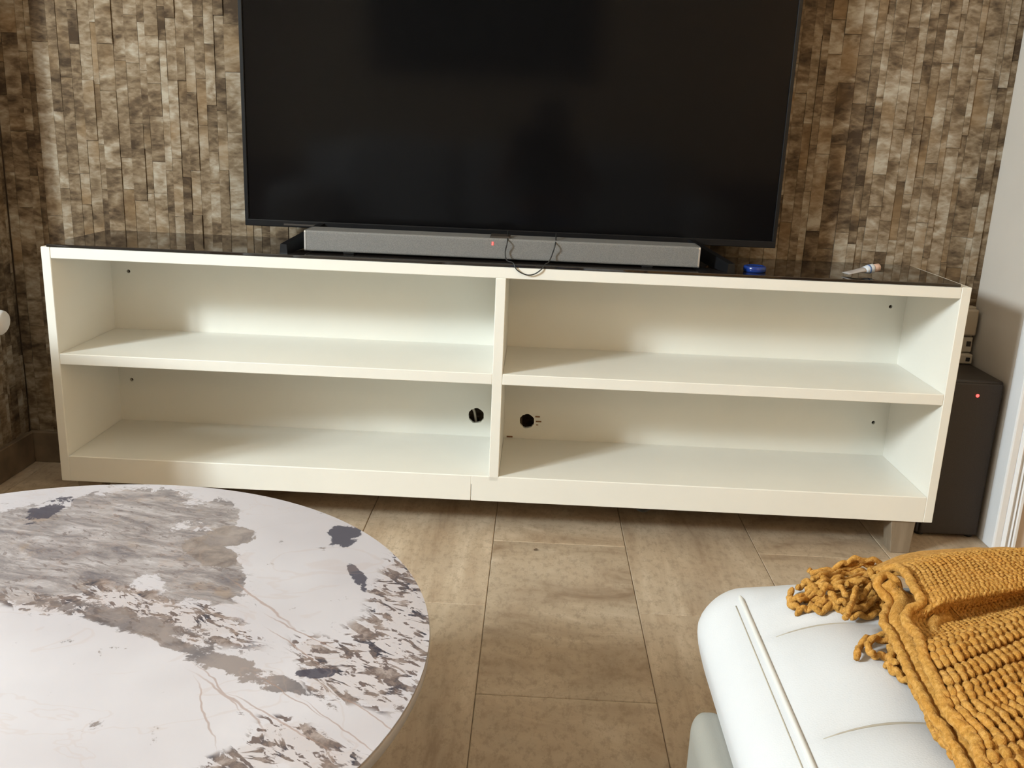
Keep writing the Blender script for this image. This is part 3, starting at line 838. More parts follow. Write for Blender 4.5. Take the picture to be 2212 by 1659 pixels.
# ------------------------------------------------------------------ white leather sofa with its chaise
ZT = 0.390
SXL, SXR, SYF, SYN = 0.256, 0.905, -0.905, -1.93
SEAMS = [-1.055, -1.205, -1.40, -1.60, -1.80]
sofa = empty('leather_sofa', (0.3, -1.9, 0)); tag(sofa, 'white leather chaise sofa with piped seat cushion and taupe base', 'sofa')
def crown(x, y):
    """extra height of the padded top between the cross seams"""
    ed = [-0.93] + SEAMS + [-1.93]
    g = 0.0
    for a, b in zip(ed, ed[1:]):
        if b <= y <= a:
            t = (y - b) / (a - b); g = (math.sin(math.pi * t)) ** 0.45
    w = max(0.0, min(1.0, (x - (SXL + 0.036)) / 0.085)); w = math.sin(w * math.pi / 2)
    w2 = max(0.0, min(1.0, (SXR - 0.04 - x) / 0.1))
    wf = max(0.0, min(1.0, (SYF - 0.02 - y) / 0.08))
    return w * w2 * wf * (0.017 + 0.013 * g)
def pad(p, d):
    k = max(0.0, d.z)
    p = p.copy()
    p.z += crown(p.x, p.y) * k
    # side bulge
    if d.z < 0.95 and p.z < ZT - 0.01:
        s = math.sin(math.pi * max(0, min(1, (p.z - 0.235) / (ZT - 0.235))))
        p += Vector((d.x, d.y, 0)) * 0.008 * s
    if p.z < 0.345: p.x += 0.30 * (0.345 - p.z) * max(0.0, -d.x)
    return p
bm = rounded_box_bm((SXL, SYN, 0.235), (SXR, SYF, ZT), (0.048, 0.070, 0.062), (60, 180, 12), pad)
cu = child_of(bobj('seat_cushion', bm, M['leather'], smooth=True), sofa)
def cush_top(x, y):
    """height of the cushion surface"""
    h = ZT
    ry, rx, rz = 0.070, 0.048, 0.062
    dy = max(0, y - (SYF - ry)) / ry; dx = max(0, (SXL + rx) - x) / rx
    d2 = min(1, dx * dx + dy * dy)
    return ZT - rz * (1 - math.sqrt(1 - d2)) + crown(x, y) * math.sqrt(1 - d2)
def surf(x, y, e=0.0): return Vector((x, y, cush_top(x, y) + e))
px_ = SXL + 0.034
pts = [surf(px_, SYN + 0.1 + (SYF - 0.075 - SYN - 0.1) * k / 40, 0.0005) for k in range(41)]
for k in range(1, 9):
    a = k / 8 * math.radians(100); yy = SYF - 0.070 + 0.070 * math.sin(a)
    pts.append(Vector((px_ + 0.010 * math.sin(a), yy + 0.001, ZT - 0.062 * (1 - math.cos(a)) - 0.006)))
bm = bmesh.new(); add_tube(bm, pts, 0.0026, 8); child_of(bobj('piping', bm, M['piping'], smooth=True), sofa)
pts = [surf(px_ - 0.0065, SYN + 0.1 + (SYF - 0.08 - SYN - 0.1) * k / 40, -0.0001) for k in range(41)]
bm = bmesh.new(); add_tube(bm, pts, 0.0007, 5); child_of(bobj('stitch_line', bm, M['stitch'], smooth=True), sofa)
for sy_ in SEAMS[:3]:
    pts = [surf(px_ + 0.014 + 0.5 * k / 40, sy_ - 0.006 * math.exp(-k / 3), 0.0002) for k in range(41)]
    bm = bmesh.new(); add_tube(bm, pts, 0.0014, 6, rfun=lambda t: min(1, 0.25 + t * 8)); child_of(bobj('cross_seam', bm, M['stitch'], smooth=True), sofa)
bm = rounded_box_bm((0.300, -2.02, 0.03), (0.90, -0.930, 0.245), (0.022, 0.022, 0.022), 6)
child_of(bobj('chaise_base', bm, M['taupe'], smooth=True), sofa)
bm = rounded_box_bm((0.238, -2.02, 0.03), (0.276, -1.020, 0.296), (0.016, 0.03, 0.022), 6)
child_of(bobj('side_panel', bm, M['taupe'], smooth=True), sofa)
bm = rounded_box_bm((-1.15, -2.96, 0.03), (0.95, -2.03, 0.225), (0.03, 0.03, 0.03), 6)
child_of(bobj('sofa_base', bm, M['taupe'], smooth=True), sofa)
for a, b in ((-0.95, -0.335), (-0.325, 0.29), (0.30, 0.75)):
    bm = rounded_box_bm((a, -2.66, 0.215), (b, -1.99 if b < 0.5 else -1.94, 0.375), (0.05, 0.06, 0.05), 10)
    child_of(bobj('seat_cushion', bm, M['leather'], smooth=True), sofa)
    bm = rounded_box_bm((a, -2.84, 0.36), (b, -2.62, 0.78), (0.06, 0.07, 0.07), 10)
    child_of(bobj('back_cushion', bm, M['leather'], smooth=True), sofa)
bm = rounded_box_bm((-1.17, -2.96, 0.2), (0.95, -2.80, 0.74), (0.05, 0.05, 0.05), 8); child_of(bobj('backrest', bm, M['leather'], smooth=True), sofa)
for a, b in ((-1.17, -0.955), (0.76, 0.955)):
    bm = rounded_box_bm((a, -2.96, 0.2), (b, -2.02, 0.56), (0.06, 0.06, 0.07), 8); child_of(bobj('armrest', bm, M['leather'], smooth=True), sofa)
for lx in (0.33, 0.85):
    for ly in (-0.98, -1.7): box('leg', (lx - 0.02, ly - 0.02, 0), (lx + 0.02, ly + 0.02, 0.034), M['black_matte'], sofa)
for lx in (-1.1, 0.9):
    for ly in (-2.9, -2.1): box('leg', (lx - 0.02, ly - 0.02, 0), (lx + 0.02, ly + 0.02, 0.034), M['black_matte'], sofa)

# ------------------------------------------------------------------ mustard knitted throw
th = empty('knitted_throw', at(2100, 1400, 0.44)); tag(th, 'mustard yellow chunky knitted throw with fringe over the sofa', 'throw')
rw = random.Random(21)
C2 = [(1913, 1239, .448), (1930, 1233, .454), (1946, 1236, .458), (1961, 1250, .460), (1972, 1271, .460), (1986, 1294, .460), (1993, 1311, .458), (1976, 1320, .456), (1962, 1330, .454), (1957, 1347, .452), (1967, 1364, .452), (1982, 1379, .454),
      (1993, 1408, .456), (1999, 1432, .456), (2016, 1467, .455), (2032, 1498, .454), (2044, 1536, .453), (2062, 1563, .453), (2085, 1587, .453), (2109, 1615, .453), (2122, 1656, .453), (2150, 1720, .453), (2185, 1790, .453)]
C1 = [(1938, 1300, .440), (1941, 1279, .448), (1932, 1258, .452), (1914, 1246, .454), (1900, 1254, .452), (1895, 1269, .448), (1905, 1286, .444), (1921, 1303, .441), (1915, 1320, .439), (1908, 1341, .438), (1911, 1357, .438), (1925, 1373, .439), (1937, 1398, .439), (1951, 1426, .439), (1964, 1456, .439),
      (1981, 1486, .439), (1998, 1516, .439), (2011, 1543, .439), (2022, 1563, .439), (2042, 1580, .439), (2053, 1606, .439), (2072, 1634, .439), (2086, 1660, .439), (2118, 1720, .439), (2155, 1790, .439)]
def cpath(C, n=8): return smooth_path([at(*p) for p in C], n)
P2 = cpath(C2, 8); P1 = cpath(C1, 8)
def resample(P, n):
    L = [0]
    for a, b in zip(P, P[1:]): L.append(L[-1] + (b - a).length)
    out = []; j = 0
    for i in range(n):
        s = L[-1] * i / (n - 1)
        while j < len(L) - 2 and L[j + 1] < s: j += 1
        t = (s - L[j]) / max(1e-9, L[j + 1] - L[j]); out.append(P[j].lerp(P[j + 1], min(1, t)))
    return out
# upper layer: rows leave the left border towards the right
NV, NU = 150, 120
RX = 2330
U_SEEN = 0.5
X_END = 0.80
def drape(p):
    """let the cloth fall over the far end of the cushion"""
    yl, r = SYF - 0.030, 0.045
    if p.y <= yl: return p
    ex = p.y - yl; a = ex / r
    if a < math.pi / 2: return Vector((p.x, yl + r * math.sin(a), p.z - r * (1 - math.cos(a))))
    return Vector((p.x, yl + r, p.z - r - (ex - r * math.pi / 2)))
def pix(p): return seen(p)
def row_point(v, u):
    if u <= U_SEEN: return drape(row_flat(v, u / U_SEEN))
    b = row_flat(v, 1.0); c_ = row_flat(v, 0.97)
    d = b - c_; d.z = 0; d.normalize()
    k = max(0.0, (X_END - b.x) / max(0.2, d.x)) * (u - U_SEEN) / (1 - U_SEEN)
    p = b + d * k
    p.z += min(1.0, k / 0.1) * (0.440 - b.z)
    return drape(p)
def row_flat(v, u):
    """u 0..1 along a row, v 0..1 along the border"""
    f = v * (len(P2) - 1); i = min(int(f), len(P2) - 2); b = P2[i].lerp(P2[i + 1], f - i)
    bx, by = pix(b)
    vy = by
    K = ((0, -0.10), (0.27, -0.165), (0.4545, -0.24), (0.53, -0.30), (0.60, -0.40), (1.0, -0.42))
    for (a, sa), (b_, sb_) in zip(K, K[1:]):
        if a <= v <= b_ + 1e-9: slope = sa + (sb_ - sa) * (v - a) / (b_ - a)
    X = bx + (RX - bx) * u
    Y = by + slope * (X - bx)
    if v < 0.36:       # far part bows up over the fold
        k = 1 - v / 0.36
        Y -= 44 * k * (1 - math.exp(-(X - bx) / 60.0)) - 0.10 * k * (X - bx) * 0.9
    z = b.z
    # fold at the end of the plain part
    k = max(0.0, 1 - ((v - 0.20) / 0.20) ** 2) if v < 0.40 else 0.0
    z += 0.009 * k * min(1, u * 8)
    z -= 0.006 * math.exp(-((v - 0.455) / 0.05) ** 2) * min(1, u * 8)
    if v > 0.50: z += 0.006 * math.sin(min(1, (v - 0.5) / 0.1) * math.pi / 2) * min(1, u * 6)
    return at(X, Y, z)
V_RIB = 0.53
RIDGES = 9
def ridge(v):
    if v < V_RIB: return 0.0
    return 0.5 - 0.5 * math.cos(2 * math.pi * (v - V_RIB) / (1 - V_RIB) * RIDGES)
grid = [[None] * (NU + 1) for _ in range(NV + 1)]
bm = bmesh.new()
for i in range(NV + 1):
    for j in range(NU + 1):
        v, u = i / NV, j / NU
        p = row_point(v, u)
        p.z += 0.004 * ridge(v) + 0.0015 * mnoise.noise(p * 40)
        if u == 0: pass
        grid[i][j] = bm.verts.new(p)
for i in range(NV):
    for j in range(NU): bm.faces.new((grid[i][j], grid[i][j + 1], grid[i + 1][j + 1], grid[i + 1][j]))
# turn the far rim down behind the sofa end
prev = grid[0]
for s in range(1, 7):
    ring = []
    for j in range(NU + 1):
        q = grid[0][j].co
        e_ = Vector((0, 0.010 * s, -0.0010 * s * s))
        ring.append(bm.verts.new(drape(q + e_) if q.y < SYF - 0.035 else q + Vector((0, 0.0006 * s, -0.010 * s))))
    for j in range(NU): bm.faces.new((prev[j], ring[j], ring[j + 1], prev[j + 1]))
    prev = ring
up = bobj('upper_layer', bm, M['wool'], smooth=True); child_of(up, th)
sol = up.modifiers.new('thickness', 'SOLIDIFY'); sol.thickness = 0.005; sol.offset = -1
# lower layer between the two borders
R1, R2 = resample(P1[40:], 90), resample(P2[28:], 90)
bm = bmesh.new(); rows = []
for a, b in zip(R1, R2):
    row = []
    for k in range(9):
        t = k / 8; p = a.lerp(b + Vector((0.035, 0.0, -0.010)), t); p.z -= 0.016 * math.sin(math.pi * t)
        p.z += 0.0012 * mnoise.noise(p * 60)
        row.append(bm.verts.new(p))
    rows.append(row)
for i in range(len(rows) - 1):
    for k in range(8): bm.faces.new((rows[i][k], rows[i][k + 1], rows[i + 1][k + 1], rows[i + 1][k]))
lo_ = bobj('lower_layer', bm, M['wool'], smooth=True); child_of(lo_, th)
sol = lo_.modifiers.new('thickness', 'SOLIDIFY'); sol.thickness = 0.016; sol.offset = -1
for nm, P, rr_ in (('border_cord', [p + Vector((-0.001, 0, 0.0035)) for p in P2], 0.0043), ('border_cord', [p + Vector((0, 0, 0.002)) for p in P1], 0.0041)):
    bm = bmesh.new(); add_tube(bm, resample(P, 420), rr_, 9, twist=420, amp=0.12); child_of(bobj(nm, bm, M['wool'], smooth=True), th)

# stitches, one knitted mass
def add_bead(bm, c, ax_, up_, la, wa, ha, seg=6, ring=4):
    sd = ax_.cross(up_).normalized(); vs_ = []
    top_ = bm.verts.new(c + ax_ * la); bot_ = bm.verts.new(c - ax_ * la); R_ = []
    for i in range(1, ring):
        a = math.pi * i / ring
        R_.append([bm.verts.new(c + ax_ * (la * math.cos(a)) + (sd * (wa * math.cos(2 * math.pi * k / seg)) + up_ * (ha * math.sin(2 * math.pi * k / seg))) * math.sin(a)) for k in range(seg)])
    for k in range(seg):
        bm.faces.new((top_, R_[0][k], R_[0][(k + 1) % seg])); bm.faces.new((bot_, R_[-1][(k + 1) % seg], R_[-1][k]))
        for i in range(len(R_) - 1): bm.faces.new((R_[i][k], R_[i + 1][k], R_[i + 1][(k + 1) % seg], R_[i][(k + 1) % seg]))
bm = bmesh.new()
dv = 0.004
def row_steps(v, step):
    l0 = (row_point(v, U_SEEN) - row_point(v, 0.0)).length
    l1 = (row_point(v, U_SEEN) - row_point(v, 0.75)).length + (row_point(v, 1.0) - row_point(v, 0.75)).length
    n0, n1 = max(3, int(l0 / step)), max(1, int(l1 / step))
    return [U_SEEN * (k + 0.5) / n0 for k in range(n0)] + [U_SEEN + (1 - U_SEEN) * (k + 0.5) / n1 for k in range(n1)]
for rdg in range(RIDGES):
    for half in (0.30, 0.70):
        v = V_RIB + (1 - V_RIB) * (rdg + half) / RIDGES
        for u in row_steps(v, 0.0078):
            u += rw.uniform(-0.0012, 0.0012)
            if u > 0.985 or u < 0.012: continue
            p = row_point(v, u); q = row_point(min(1, v + dv), u); w = row_point(v, min(1, u + 0.01))
            axv = (q - p).normalized() * 0.93 + (w - p).normalized() * 0.12; axv.normalize()
            nn = (w - p).cross(q - p).normalized()
            if nn.z < 0: nn = -nn
            p = p + nn * (0.004 * ridge(v) + 0.0012 + rw.uniform(-0.0006, 0.0008))
            s = rw.uniform(0.88, 1.12)
            add_bead(bm, p, axv, nn, 0.0064 * s, 0.0036 * s, 0.0036 * s)
# plain knit part
v = 0.03
while v < V_RIB - 0.01:
    for k, u in enumerate(row_steps(v, 0.0050)):
        if u > 0.985: continue
        p = row_point(v, u); q = row_point(v + dv, u); w = row_point(v, min(1, u + 0.01))
        dq, dw = (q - p), (w - p)
        if dq.length < 1e-6: continue
        dq.normalize(); dw.normalize(); nn = dw.cross(dq)
        if nn.length < 0.1: continue
        nn.normalize()
        if nn.z < 0: nn = -nn
        sgn = 1 if k % 2 else -1
        axv = (dq * 0.85 + dw * 0.45 * sgn).normalized()
        add_bead(bm, p + nn * rw.uniform(-0.0004, 0.0004), axv, nn, 0.0036, 0.0021, 0.0016, 5, 4)
    v += 0.0115
# stitches of the lower layer
for i in range(4, 86, 2):
    a, b = R1[i], R2[i]
    for t in (0.35, 0.62, 0.85):
        p = a.lerp(b, t); p.z -= 0.014
        d = (R1[i + 1] - R1[i - 1]).normalized()
        add_bead(bm, p + Vector((rw.uniform(-.001, .001), rw.uniform(-.001, .001), 0.001)), d, Vector((0, 0, 1)), 0.0052, 0.0032, 0.0032)
st = bobj('stitches', bm, M['wool'], smooth=True); child_of(st, th); st['kind'] = 'stuff'

# fringe strands: (x, y) in a close look at the fringe, lifted above the cushion
def cz(x, y): return (1640 + x / 5.267, 1180 + y / 5.267)
Y_LIM = SYF - 0.050
def on_cushion(pxl, lift):
    z = 0.41
    for _ in range(8):
        p = at(pxl[0], pxl[1], z); z = cush_top(p.x, min(p.y, Y_LIM)) + lift
    p = at(pxl[0], pxl[1], z)
    if p.y > Y_LIM + lift: p = aty(pxl[0], pxl[1], Y_LIM + lift)   # piled up at the far end
    return p
FR = [
 ([(420, 745), (500, 715), (580, 705), (700, 740), (820, 670), (900, 680), (960, 730), (1060, 760)], .0045),
 ([(345, 630), (372, 690), (430, 640), (520, 570), (640, 540), (720, 590)], .005),
 ([(372, 500), (350, 560), (340, 620), (380, 680), (470, 700)], .007),
 ([(430, 470), (520, 430), (640, 430), (760, 400), (880, 370), (1000, 365), (1200, 350)], .010),
 ([(560, 275), (700, 290), (850, 250), (960, 195), (1060, 155), (1200, 150), (1350, 180), (1450, 220)], .010),
 ([(600, 360), (760, 330), (900, 300), (1050, 235), (1200, 215), (1400, 235)], .012),
 ([(690, 540), (740, 490), (850, 460), (950, 500), (1010, 570)], .017),
 ([(800, 545), (880, 600), (960, 640), (1040, 640)], .014),
 ([(1105, 475), (1065, 610), (1025, 720), (978, 810)], .021),
 ([(960, 730), (1060, 720), (1200, 690), (1350, 590)], .010),
 ([(880, 470), (980, 400), (1150, 390), (1300, 330)], .014),
 ([(1160, 590), (1240, 490), (1330, 425)], .017),
 ([(520, 480), (620, 470), (720, 460), (820, 440), (900, 395)], .012),
 ([(440, 640), (560, 560), (700, 545), (800, 600), (920, 690)], .008),
 ([(990, 450), (1100, 420), (1250, 400), (1350, 405)], .016),
 ([(1050, 790), (1150, 790), (1300, 780), (1400, 750)], .005),
 ([(580, 300), (760, 300), (900, 240), (1100, 180), (1300, 190)], .013),
 ([(480, 420), (540, 410), (640, 450), (780, 470), (900, 430), (1100, 380)], .011),
 ([(350, 580), (420, 600), (520, 540), (660, 500)], .010),
 ([(640, 620), (760, 620), (860, 640), (960, 690)], .004),
 ([(660, 690), (800, 700), (920, 720), (1100, 740), (1250, 740)], .002),
 ([(1080, 640), (1180, 600), (1280, 560), (1360, 540)], .006),
 ([(720, 380), (860, 340), (1000, 300), (1150, 290), (1300, 300)], .009),
 ([(960, 560), (1080, 540), (1180, 500), (1300, 470)], .005),
 ([(860, 560), (960, 580), (1100, 680), (1260, 720)], .003),
 ([(620, 400), (760, 370), (940, 330), (1120, 320), (1280, 330)], .006),
 ([(500, 600), (640, 610), (780, 640), (900, 620)], .003),
 ([(560, 660), (700, 660), (820, 620)], .003),
 ([(1200, 440), (1300, 520), (1390, 620), (1410, 700)], .008),
 ([(1250, 290), (1300, 340), (1360, 390)], .022),
 ([(1330, 300), (1360, 350), (1400, 420)], .020),
 ([(1110, 1265), (1130, 1160), (1200, 1075), (1330, 1022), (1480, 1030), (1560, 1060)], .006),
 ([(1300, 1225), (1240, 1160), (1245, 1095), (1330, 1055), (1500, 1065)], .010),
 ([(1300, 1225), (1380, 1255), (1500, 1265), (1580, 1240)], .004),
 ([(1480, 1130), (1520, 1190), (1500, 1290), (1560, 1360)], .010),
 ([(1460, 1240), (1500, 1340), (1560, 1400)], .006),
 ([(1440, 1330), (1480, 1370), (1560, 1440), (1640, 1500)], .005),
 ([(1520, 1380), (1600, 1470), (1700, 1540)], .006),
 ([(1490, 1180), (1540, 1280), (1600, 1400), (1660, 1500)], .004),
]
for pts_, lift in FR:
    P = [on_cushion(cz(*q), lift) for q in pts_]
    P = smooth_path(P, 14)
    for i, p in enumerate(P): p.z += 0.0018 * math.sin(i * 0.3 + lift * 900)
    bm = bmesh.new(); add_tube(bm, P, 0.0029, 8, twist=600, amp=0.12)
    child_of(bobj('fringe_strand', bm, M['wool'], smooth=True), th)
# soft folded corner under the fringe
bm = bmesh.new(); rows = []
edge_a = [(760, 560), (900, 480), (1050, 400), (1200, 320), (1400, 290), (1500, 280)]
edge_b = [(860, 660), (1000, 690), (1150, 730), (1300, 760), (1400, 780), (1500, 700)]
for a, b in zip(smooth_path([Vector((*p, 0)) for p in edge_a], 4), smooth_path([Vector((*p, 0)) for p in edge_b], 4)):
    row = []
    for k in range(8):
        t = k / 7; q = a.lerp(b, t); row.append(bm.verts.new(on_cushion(cz(q.x, q.y), 0.0015 + 0.006 * math.sin(math.pi * t))))
    rows.append(row)
for i in range(len(rows) - 1):
    for k in range(7): bm.faces.new((rows[i][k], rows[i][k + 1], rows[i + 1][k + 1], rows[i + 1][k]))
uf = bobj('folded_corner', bm, M['wool'], smooth=True); child_of(uf, th)
sol = uf.modifiers.new('thickness', 'SOLIDIFY'); sol.thickness = 0.003; sol.offset = -1

# ------------------------------------------------------------------ white armchair left of the console (arm end in view, unseen rest shaped to shade it)
ac = empty('armchair', (-1.25, -0.60, 0)); tag(ac, 'white padded armchair left of the console, rounded arms sloped to shade it', 'armchair')
for yc in (-0.292, -0.905):
    pts = [(-1.66, yc, 0.655), (-1.55, yc, 0.640), (-1.30, yc, 0.580), (-1.05, yc, 0.522), (-0.90, yc, 0.492), (-0.855, yc, 0.484), (-0.838, yc, 0.481)]
    bm = bmesh.new(); P = smooth_path(pts, 6)
    add_tube(bm, P, 0.022, 14, rfun=lambda t: 1.0 if t < 0.86 else max(0.35, math.sqrt(max(0.0, 1 - ((t - 0.86) / 0.145) ** 2))))
    child_of(bobj('armrest', bm, M['leather'], smooth=True), ac)
    bm = bmesh.new()
    vv = [(-1.64, 0.10), (-0.93, 0.10), (-0.905, 0.49), (-1.05, 0.52), (-1.30, 0.578), (-1.64, 0.645)]
    A_ = [bm.verts.new((a, yc - 0.016, b)) for a, b in vv]; B_ = [bm.verts.new((a, yc + 0.016, b)) for a, b in vv]
    bm.faces.new(A_); bm.faces.new(B_[::-1])
    for i in range(len(vv)): bm.faces.new((A_[i], B_[i], B_[(i + 1) % len(vv)], A_[(i + 1) % len(vv)]))
    child_of(bobj('side_panel', bm, M['leather']), ac)
bm = rounded_box_bm((-1.60, -0.885, 0.20), (-0.95, -0.312, 0.40), (0.05, 0.04, 0.05), 8); child_of(bobj('seat_cushion', bm, M['leather'], smooth=True), ac)
bm = rounded_box_bm((-1.74, -0.90, 0.14), (-1.56, -0.297, 0.78), (0.06, 0.05, 0.07), 8); child_of(bobj('backrest', bm, M['leather'], smooth=True), ac)
for lx in (-1.62, -0.97):
    for ly in (-0.88, -0.32): box('leg', (lx - 0.018, ly - 0.018, 0), (lx + 0.018, ly + 0.018, 0.22 if lx > -1 else 0.15), M['leg_wood'], ac, 0.003, 1)

# ------------------------------------------------------------------ added globe lamp out of view, warm fill for the console front
M['globe'] = glow('warm_fill_globe', (1.0, 0.72, 0.42), 13.0)
cl = empty('fill_lamp', (1.72, -2.75, 0)); tag(cl, 'added unseen globe lamp giving warm fill light on the console', 'lamp')
bm = bmesh.new(); add_lathe(bm, [(0.0, 0.0), (0.13, 0.0), (0.135, 0.006), (0.13, 0.018), (0.02, 0.026), (0.0, 0.026)], (1.72, -2.75, 0), 32); child_of(bobj('base', bm, M['black_matte'], smooth=True), cl)
bm = bmesh.new(); add_lathe(bm, [(0.011, 0.02), (0.011, 1.33), (0.03, 1.335), (0.03, 1.36), (0.0, 1.36)], (1.72, -2.75, 0), 16); child_of(bobj('pole', bm, M['black_matte'], smooth=True), cl)
bm = bmesh.new(); bmesh.ops.create_uvsphere(bm, u_segments=32, v_segments=16, radius=0.13); bmesh.ops.translate(bm, verts=bm.verts[:], vec=(1.72, -2.75, 1.475)); child_of(bobj('fill_globe', bm, M['globe'], smooth=True), cl)

# ------------------------------------------------------------------ rear of the room, seen in the dark screen
M['frame_black'] = plain('black_frame', (0.012, 0.011, 0.010), 0.4)
M['picture'] = plain('dark_green_canvas', (0.035, 0.050, 0.036), 0.6, 0.5, 4)
M['brown_wood'] = mat_wood('brown_wood', (0.10, 0.042, 0.018), (0.17, 0.078, 0.034), (3, 3, 22))
pc = empty('wall_picture', (-0.30, ROOM_F + 0.03, 1.15)); tag(pc, 'large dark picture in a broad black frame on the wall opposite the television', 'picture')
bm = bmesh.new()
for lo, hi in (((-0.98, 1.15), (0.38, 1.25)), ((-0.98, 1.92), (0.38, 2.02)), ((-0.98, 1.25), (-0.88, 1.92)), ((0.28, 1.25), (0.38, 1.92))):
    add_box(bm, (lo[0], ROOM_F + 0.001, lo[1]), (hi[0], ROOM_F + 0.04, hi[1]))
child_of(bobj('picture_frame', bm, M['frame_black']), pc)
box('canvas', (-0.885, ROOM_F + 0.002, 1.245), (0.285, ROOM_F + 0.02, 1.925), M['picture'], pc)
def chest(x0, x1, label):
    e_ = empty('side_cabinet', ((x0 + x1) / 2, -3.4, 0)); tag(e_, label, 'cabinet')
    box('carcass', (x0, -3.62, 0.06), (x1, -3.22, 0.60), M['brown_wood'], e_, 0.004, 1)
    xm = (x0 + x1) / 2
    for a, b, kx in ((x0 + 0.015, xm - 0.004, xm - 0.04), (xm + 0.004, x1 - 0.015, xm + 0.04)):
        d = box('door', (a, -3.222, 0.09), (b, -3.202, 0.575), M['brown_wood'], e_, 0.003, 1)
        bm = bmesh.new(); add_lathe(bm, [(0.005, -0.022), (0.013, -0.016), (0.011, -0.008), (0.005, 0.0)], (0, 0, 0), 14, 'Y')
        kn = bobj('knob', bm, M['silver'], smooth=True); kn.parent = d; kn.location = (kx, -3.202, 0.34); kn.rotation_euler = (0, 0, math.pi)
    for lx in (x0 + 0.03, x1 - 0.03):
        for ly in (-3.59, -3.25): box('leg', (lx - 0.02, ly - 0.02, 0), (lx + 0.02, ly + 0.02, 0.062), M['brown_wood'], e_)
chest(-1.95, -1.25, 'brown wooden two-door cabinet at the rear wall on the window side of the sofa')
chest(1.02, 1.62, 'brown wooden two-door cabinet at the rear wall on the chaise side of the sofa')

# ------------------------------------------------------------------ tablet and the person who takes the picture
tb = empty('tablet', CAM_POS - FWD * 0.012); tag(tb, 'slim dark tablet held up in both hands by the seated person', 'tablet')
TM = Matrix((RIGHT, UP, -FWD)).transposed().to_4x4(); TM.translation = CAM_POS - FWD * 0.009 + RIGHT * 0.0 - UP * 0.055
def tablet_part(name, lo, hi, mat, bev):
    bm = bmesh.new(); add_box(bm, lo, hi, bev, 2); bmesh.ops.transform(bm, matrix=TM, verts=bm.verts[:])
    return child_of(bobj(name, bm, mat), tb)
tablet_part('shell', (-0.118, -0.080, -0.0035), (0.118, 0.080, 0.003), M['sub_top'], 0.002)
tablet_part('display', (-0.108, -0.072, 0.0026), (0.108, 0.072, 0.0036), M['tv_screen'], 0.0004)

M['skin'] = plain('skin', (0.45, 0.26, 0.18), 0.55, 0.05)
M['shirt'] = plain('dark_shirt', (0.022, 0.020, 0.022), 0.9, 0.2)
M['jeans'] = plain('blue_jeans', (0.055, 0.085, 0.17), 0.9, 0.25, 60)
M['hair'] = plain('dark_hair', (0.02, 0.013, 0.009), 0.6, 0.3, 90)
M['eye'] = plain('eye_white', (0.55, 0.52, 0.5), 0.2)
PX = 0.105
V, E_, Rr = [], [], []
def node(p, r, parent=None):
    V.append(Vector(p)); Rr.append(r)
    if parent is not None: E_.append((parent, len(V) - 1))
    return len(V) - 1
pel = node((PX, -2.16, 0.470), 0.105)
bel = node((PX, -2.235, 0.560), 0.110, pel)
chest_n = node((PX, -2.30, 0.665), 0.118, bel)
cla = node((PX, -2.325, 0.735), 0.080, chest_n)
nek = node((PX, -2.315, 0.785), 0.048, cla)
jaw = node((PX, -2.285, 0.825), 0.058, nek)
hed = node((PX, -2.275, 0.885), 0.080, jaw)
crn = node((PX, -2.290, 0.935), 0.062, hed)
tl = TM.to_3x3(); tc = TM.translation
FINGERS = []
for s in (-1, 1):
    hip = node((PX + s * 0.085, -2.12, 0.455), 0.088, pel)
    kne = node((PX + s * 0.085, -1.765, 0.440), 0.058, hip)
    shin = node((PX + s * 0.085, -1.70, 0.24), 0.050, kne)
    ank = node((PX + s * 0.085, -1.72, 0.075), 0.034, shin)
    node((PX + s * 0.090, -1.62, 0.036), 0.034, ank)
    sho = node((PX + s * 0.150, -2.31, 0.715), 0.055, cla)
    elb = node((PX + s * 0.215 - 0.0, -2.135, 0.575), 0.040, sho)
    grip = tc + tl @ Vector((s * 0.128, -0.025, 0.004))
    wr = node(grip + Vector((s * 0.012, -0.060, -0.055)), 0.024, elb)
    plm = node(grip + Vector((s * 0.012, -0.030, -0.025)), 0.026, wr)
    for k, (up_, ln) in enumerate(((0.030, 0.9), (0.010, 1.0), (-0.010, 0.95), (-0.028, 0.75))):
        FINGERS.append([V[plm] + Vector((0, 0.006, up_ * 0.6)), tc + tl @ Vector((s * 0.134, up_ - 0.015, -0.006)), tc + tl @ Vector((s * 0.124, up_ - 0.012, -0.017)), tc + tl @ Vector((s * (0.124 - 0.030 * ln), up_ - 0.010, -0.015))])
    FINGERS.append([V[plm] + Vector((0, 0, 0.012)), tc + tl @ Vector((s * 0.128, 0.004, 0.016)), tc + tl @ Vector((s * 0.112, 0.020, 0.014)), tc + tl @ Vector((s * 0.100, 0.030, 0.012))])
me = bpy.data.meshes.new('person_cage'); me.from_pydata(V, E_, [])
bm = bmesh.new(); bm.from_mesh(me); sk = bm.verts.layers.skin.verify(); bm.verts.ensure_lookup_table()
for i, v in enumerate(bm.verts):
    r_ = Rr[i]; v[sk].radius = (r_, r_)
    if i in (chest_n, bel): v[sk].radius = (r_ * 1.15, r_ * 0.82)
    v[sk].use_root = (i == pel)
bm.to_mesh(me); bm.free()
tmp = link('person_cage', me); tmp.modifiers.new('skin', 'SKIN').use_smooth_shade = True
sd_ = tmp.modifiers.new('sub', 'SUBSURF'); sd_.levels = 2; sd_.render_levels = 2
dg = bpy.context.evaluated_depsgraph_get(); dg.update()
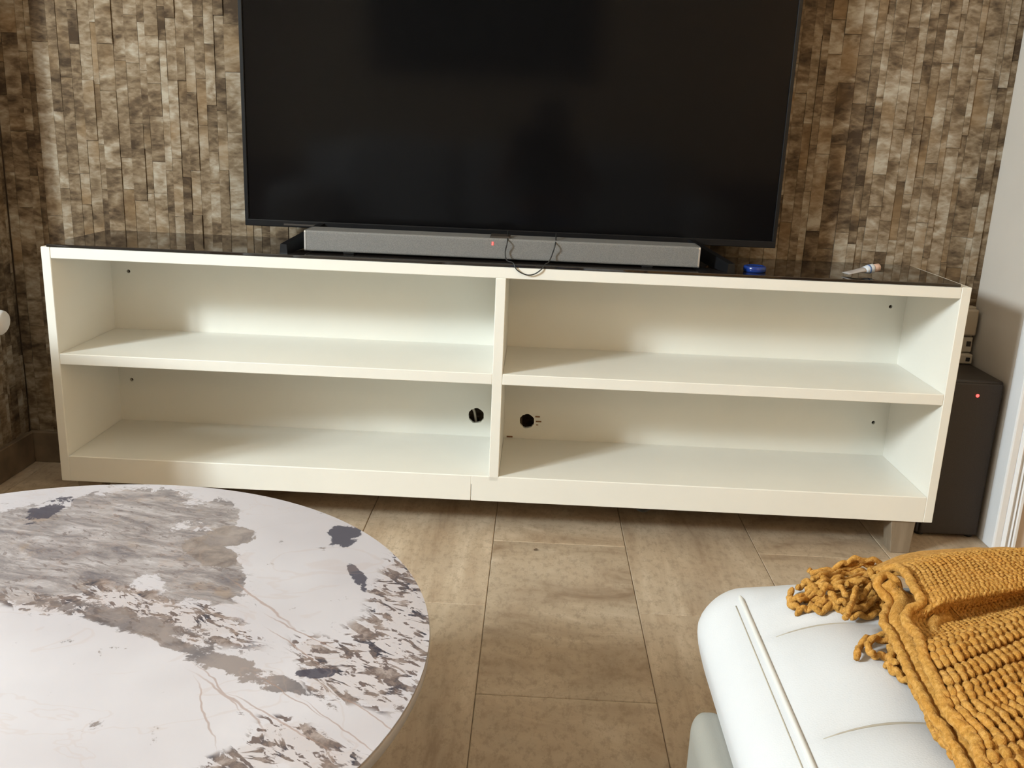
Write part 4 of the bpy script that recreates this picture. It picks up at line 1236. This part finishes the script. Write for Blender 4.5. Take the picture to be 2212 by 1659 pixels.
body_me = bpy.data.meshes.new_from_object(tmp.evaluated_get(dg)); body_me.name = 'body'
bpy.data.objects.remove(tmp)
bm = bmesh.new(); bm.from_mesh(body_me)
for f_ in FINGERS: add_tube(bm, smooth_path(f_, 5), 0.0085, 8, rfun=lambda t: 1.0 - 0.25 * t)
# nose
add_lathe(bm, [(0.001, 0.022), (0.010, 0.012), (0.014, 0.0)], (PX, -2.207, 0.868), 10, 'Y')
bmesh.ops.recalc_face_normals(bm, faces=bm.faces[:])
bm.to_mesh(body_me); bm.free()
body_me.materials.clear()
for k in ('skin', 'shirt', 'jeans', 'hair'): body_me.materials.append(M[k])
for p in body_me.polygons:
    c = p.center; p.use_smooth = True
    if c.z < 0.50 and c.y > -2.24 and c.z > 0.10: p.material_index = 2
    elif c.z <= 0.10: p.material_index = 3
    elif c.z < 0.775 and c.y < -2.08: p.material_index = 1
    else: p.material_index = 0
    if c.z > 0.50 and c.y > -2.09: p.material_index = 0
person = empty('person', (PX, -2.1, 0)); tag(person, 'person in dark shirt and blue jeans seated with a tablet, mirrored in the screen', 'person')
child_of(link('body', body_me), person)
bm = rounded_box_bm((PX - 0.083, -2.375, 0.865), (PX + 0.083, -2.215, 0.985), (0.07, 0.07, 0.058), 8); child_of(bobj('hair', bm, M['hair'], smooth=True), person)
for s in (-1, 1):
    bm = bmesh.new(); bmesh.ops.create_uvsphere(bm, u_segments=12, v_segments=8, radius=0.011); bmesh.ops.translate(bm, verts=bm.verts[:], vec=(PX + s * 0.030, -2.205, 0.892)); child_of(bobj('eye', bm, M['eye'], smooth=True), person)
    bm = rounded_box_bm((PX + s * 0.082 - 0.008, -2.295, 0.855), (PX + s * 0.082 + 0.008, -2.262, 0.905), (0.007, 0.014, 0.02), 3); child_of(bobj('ear', bm, M['skin'], smooth=True), person)
bm = rounded_box_bm((PX - 0.022, -2.224, 0.832), (PX + 0.022, -2.212, 0.842), (0.008, 0.005, 0.004), 3); child_of(bobj('mouth', bm, M['scuff'], smooth=True), person)
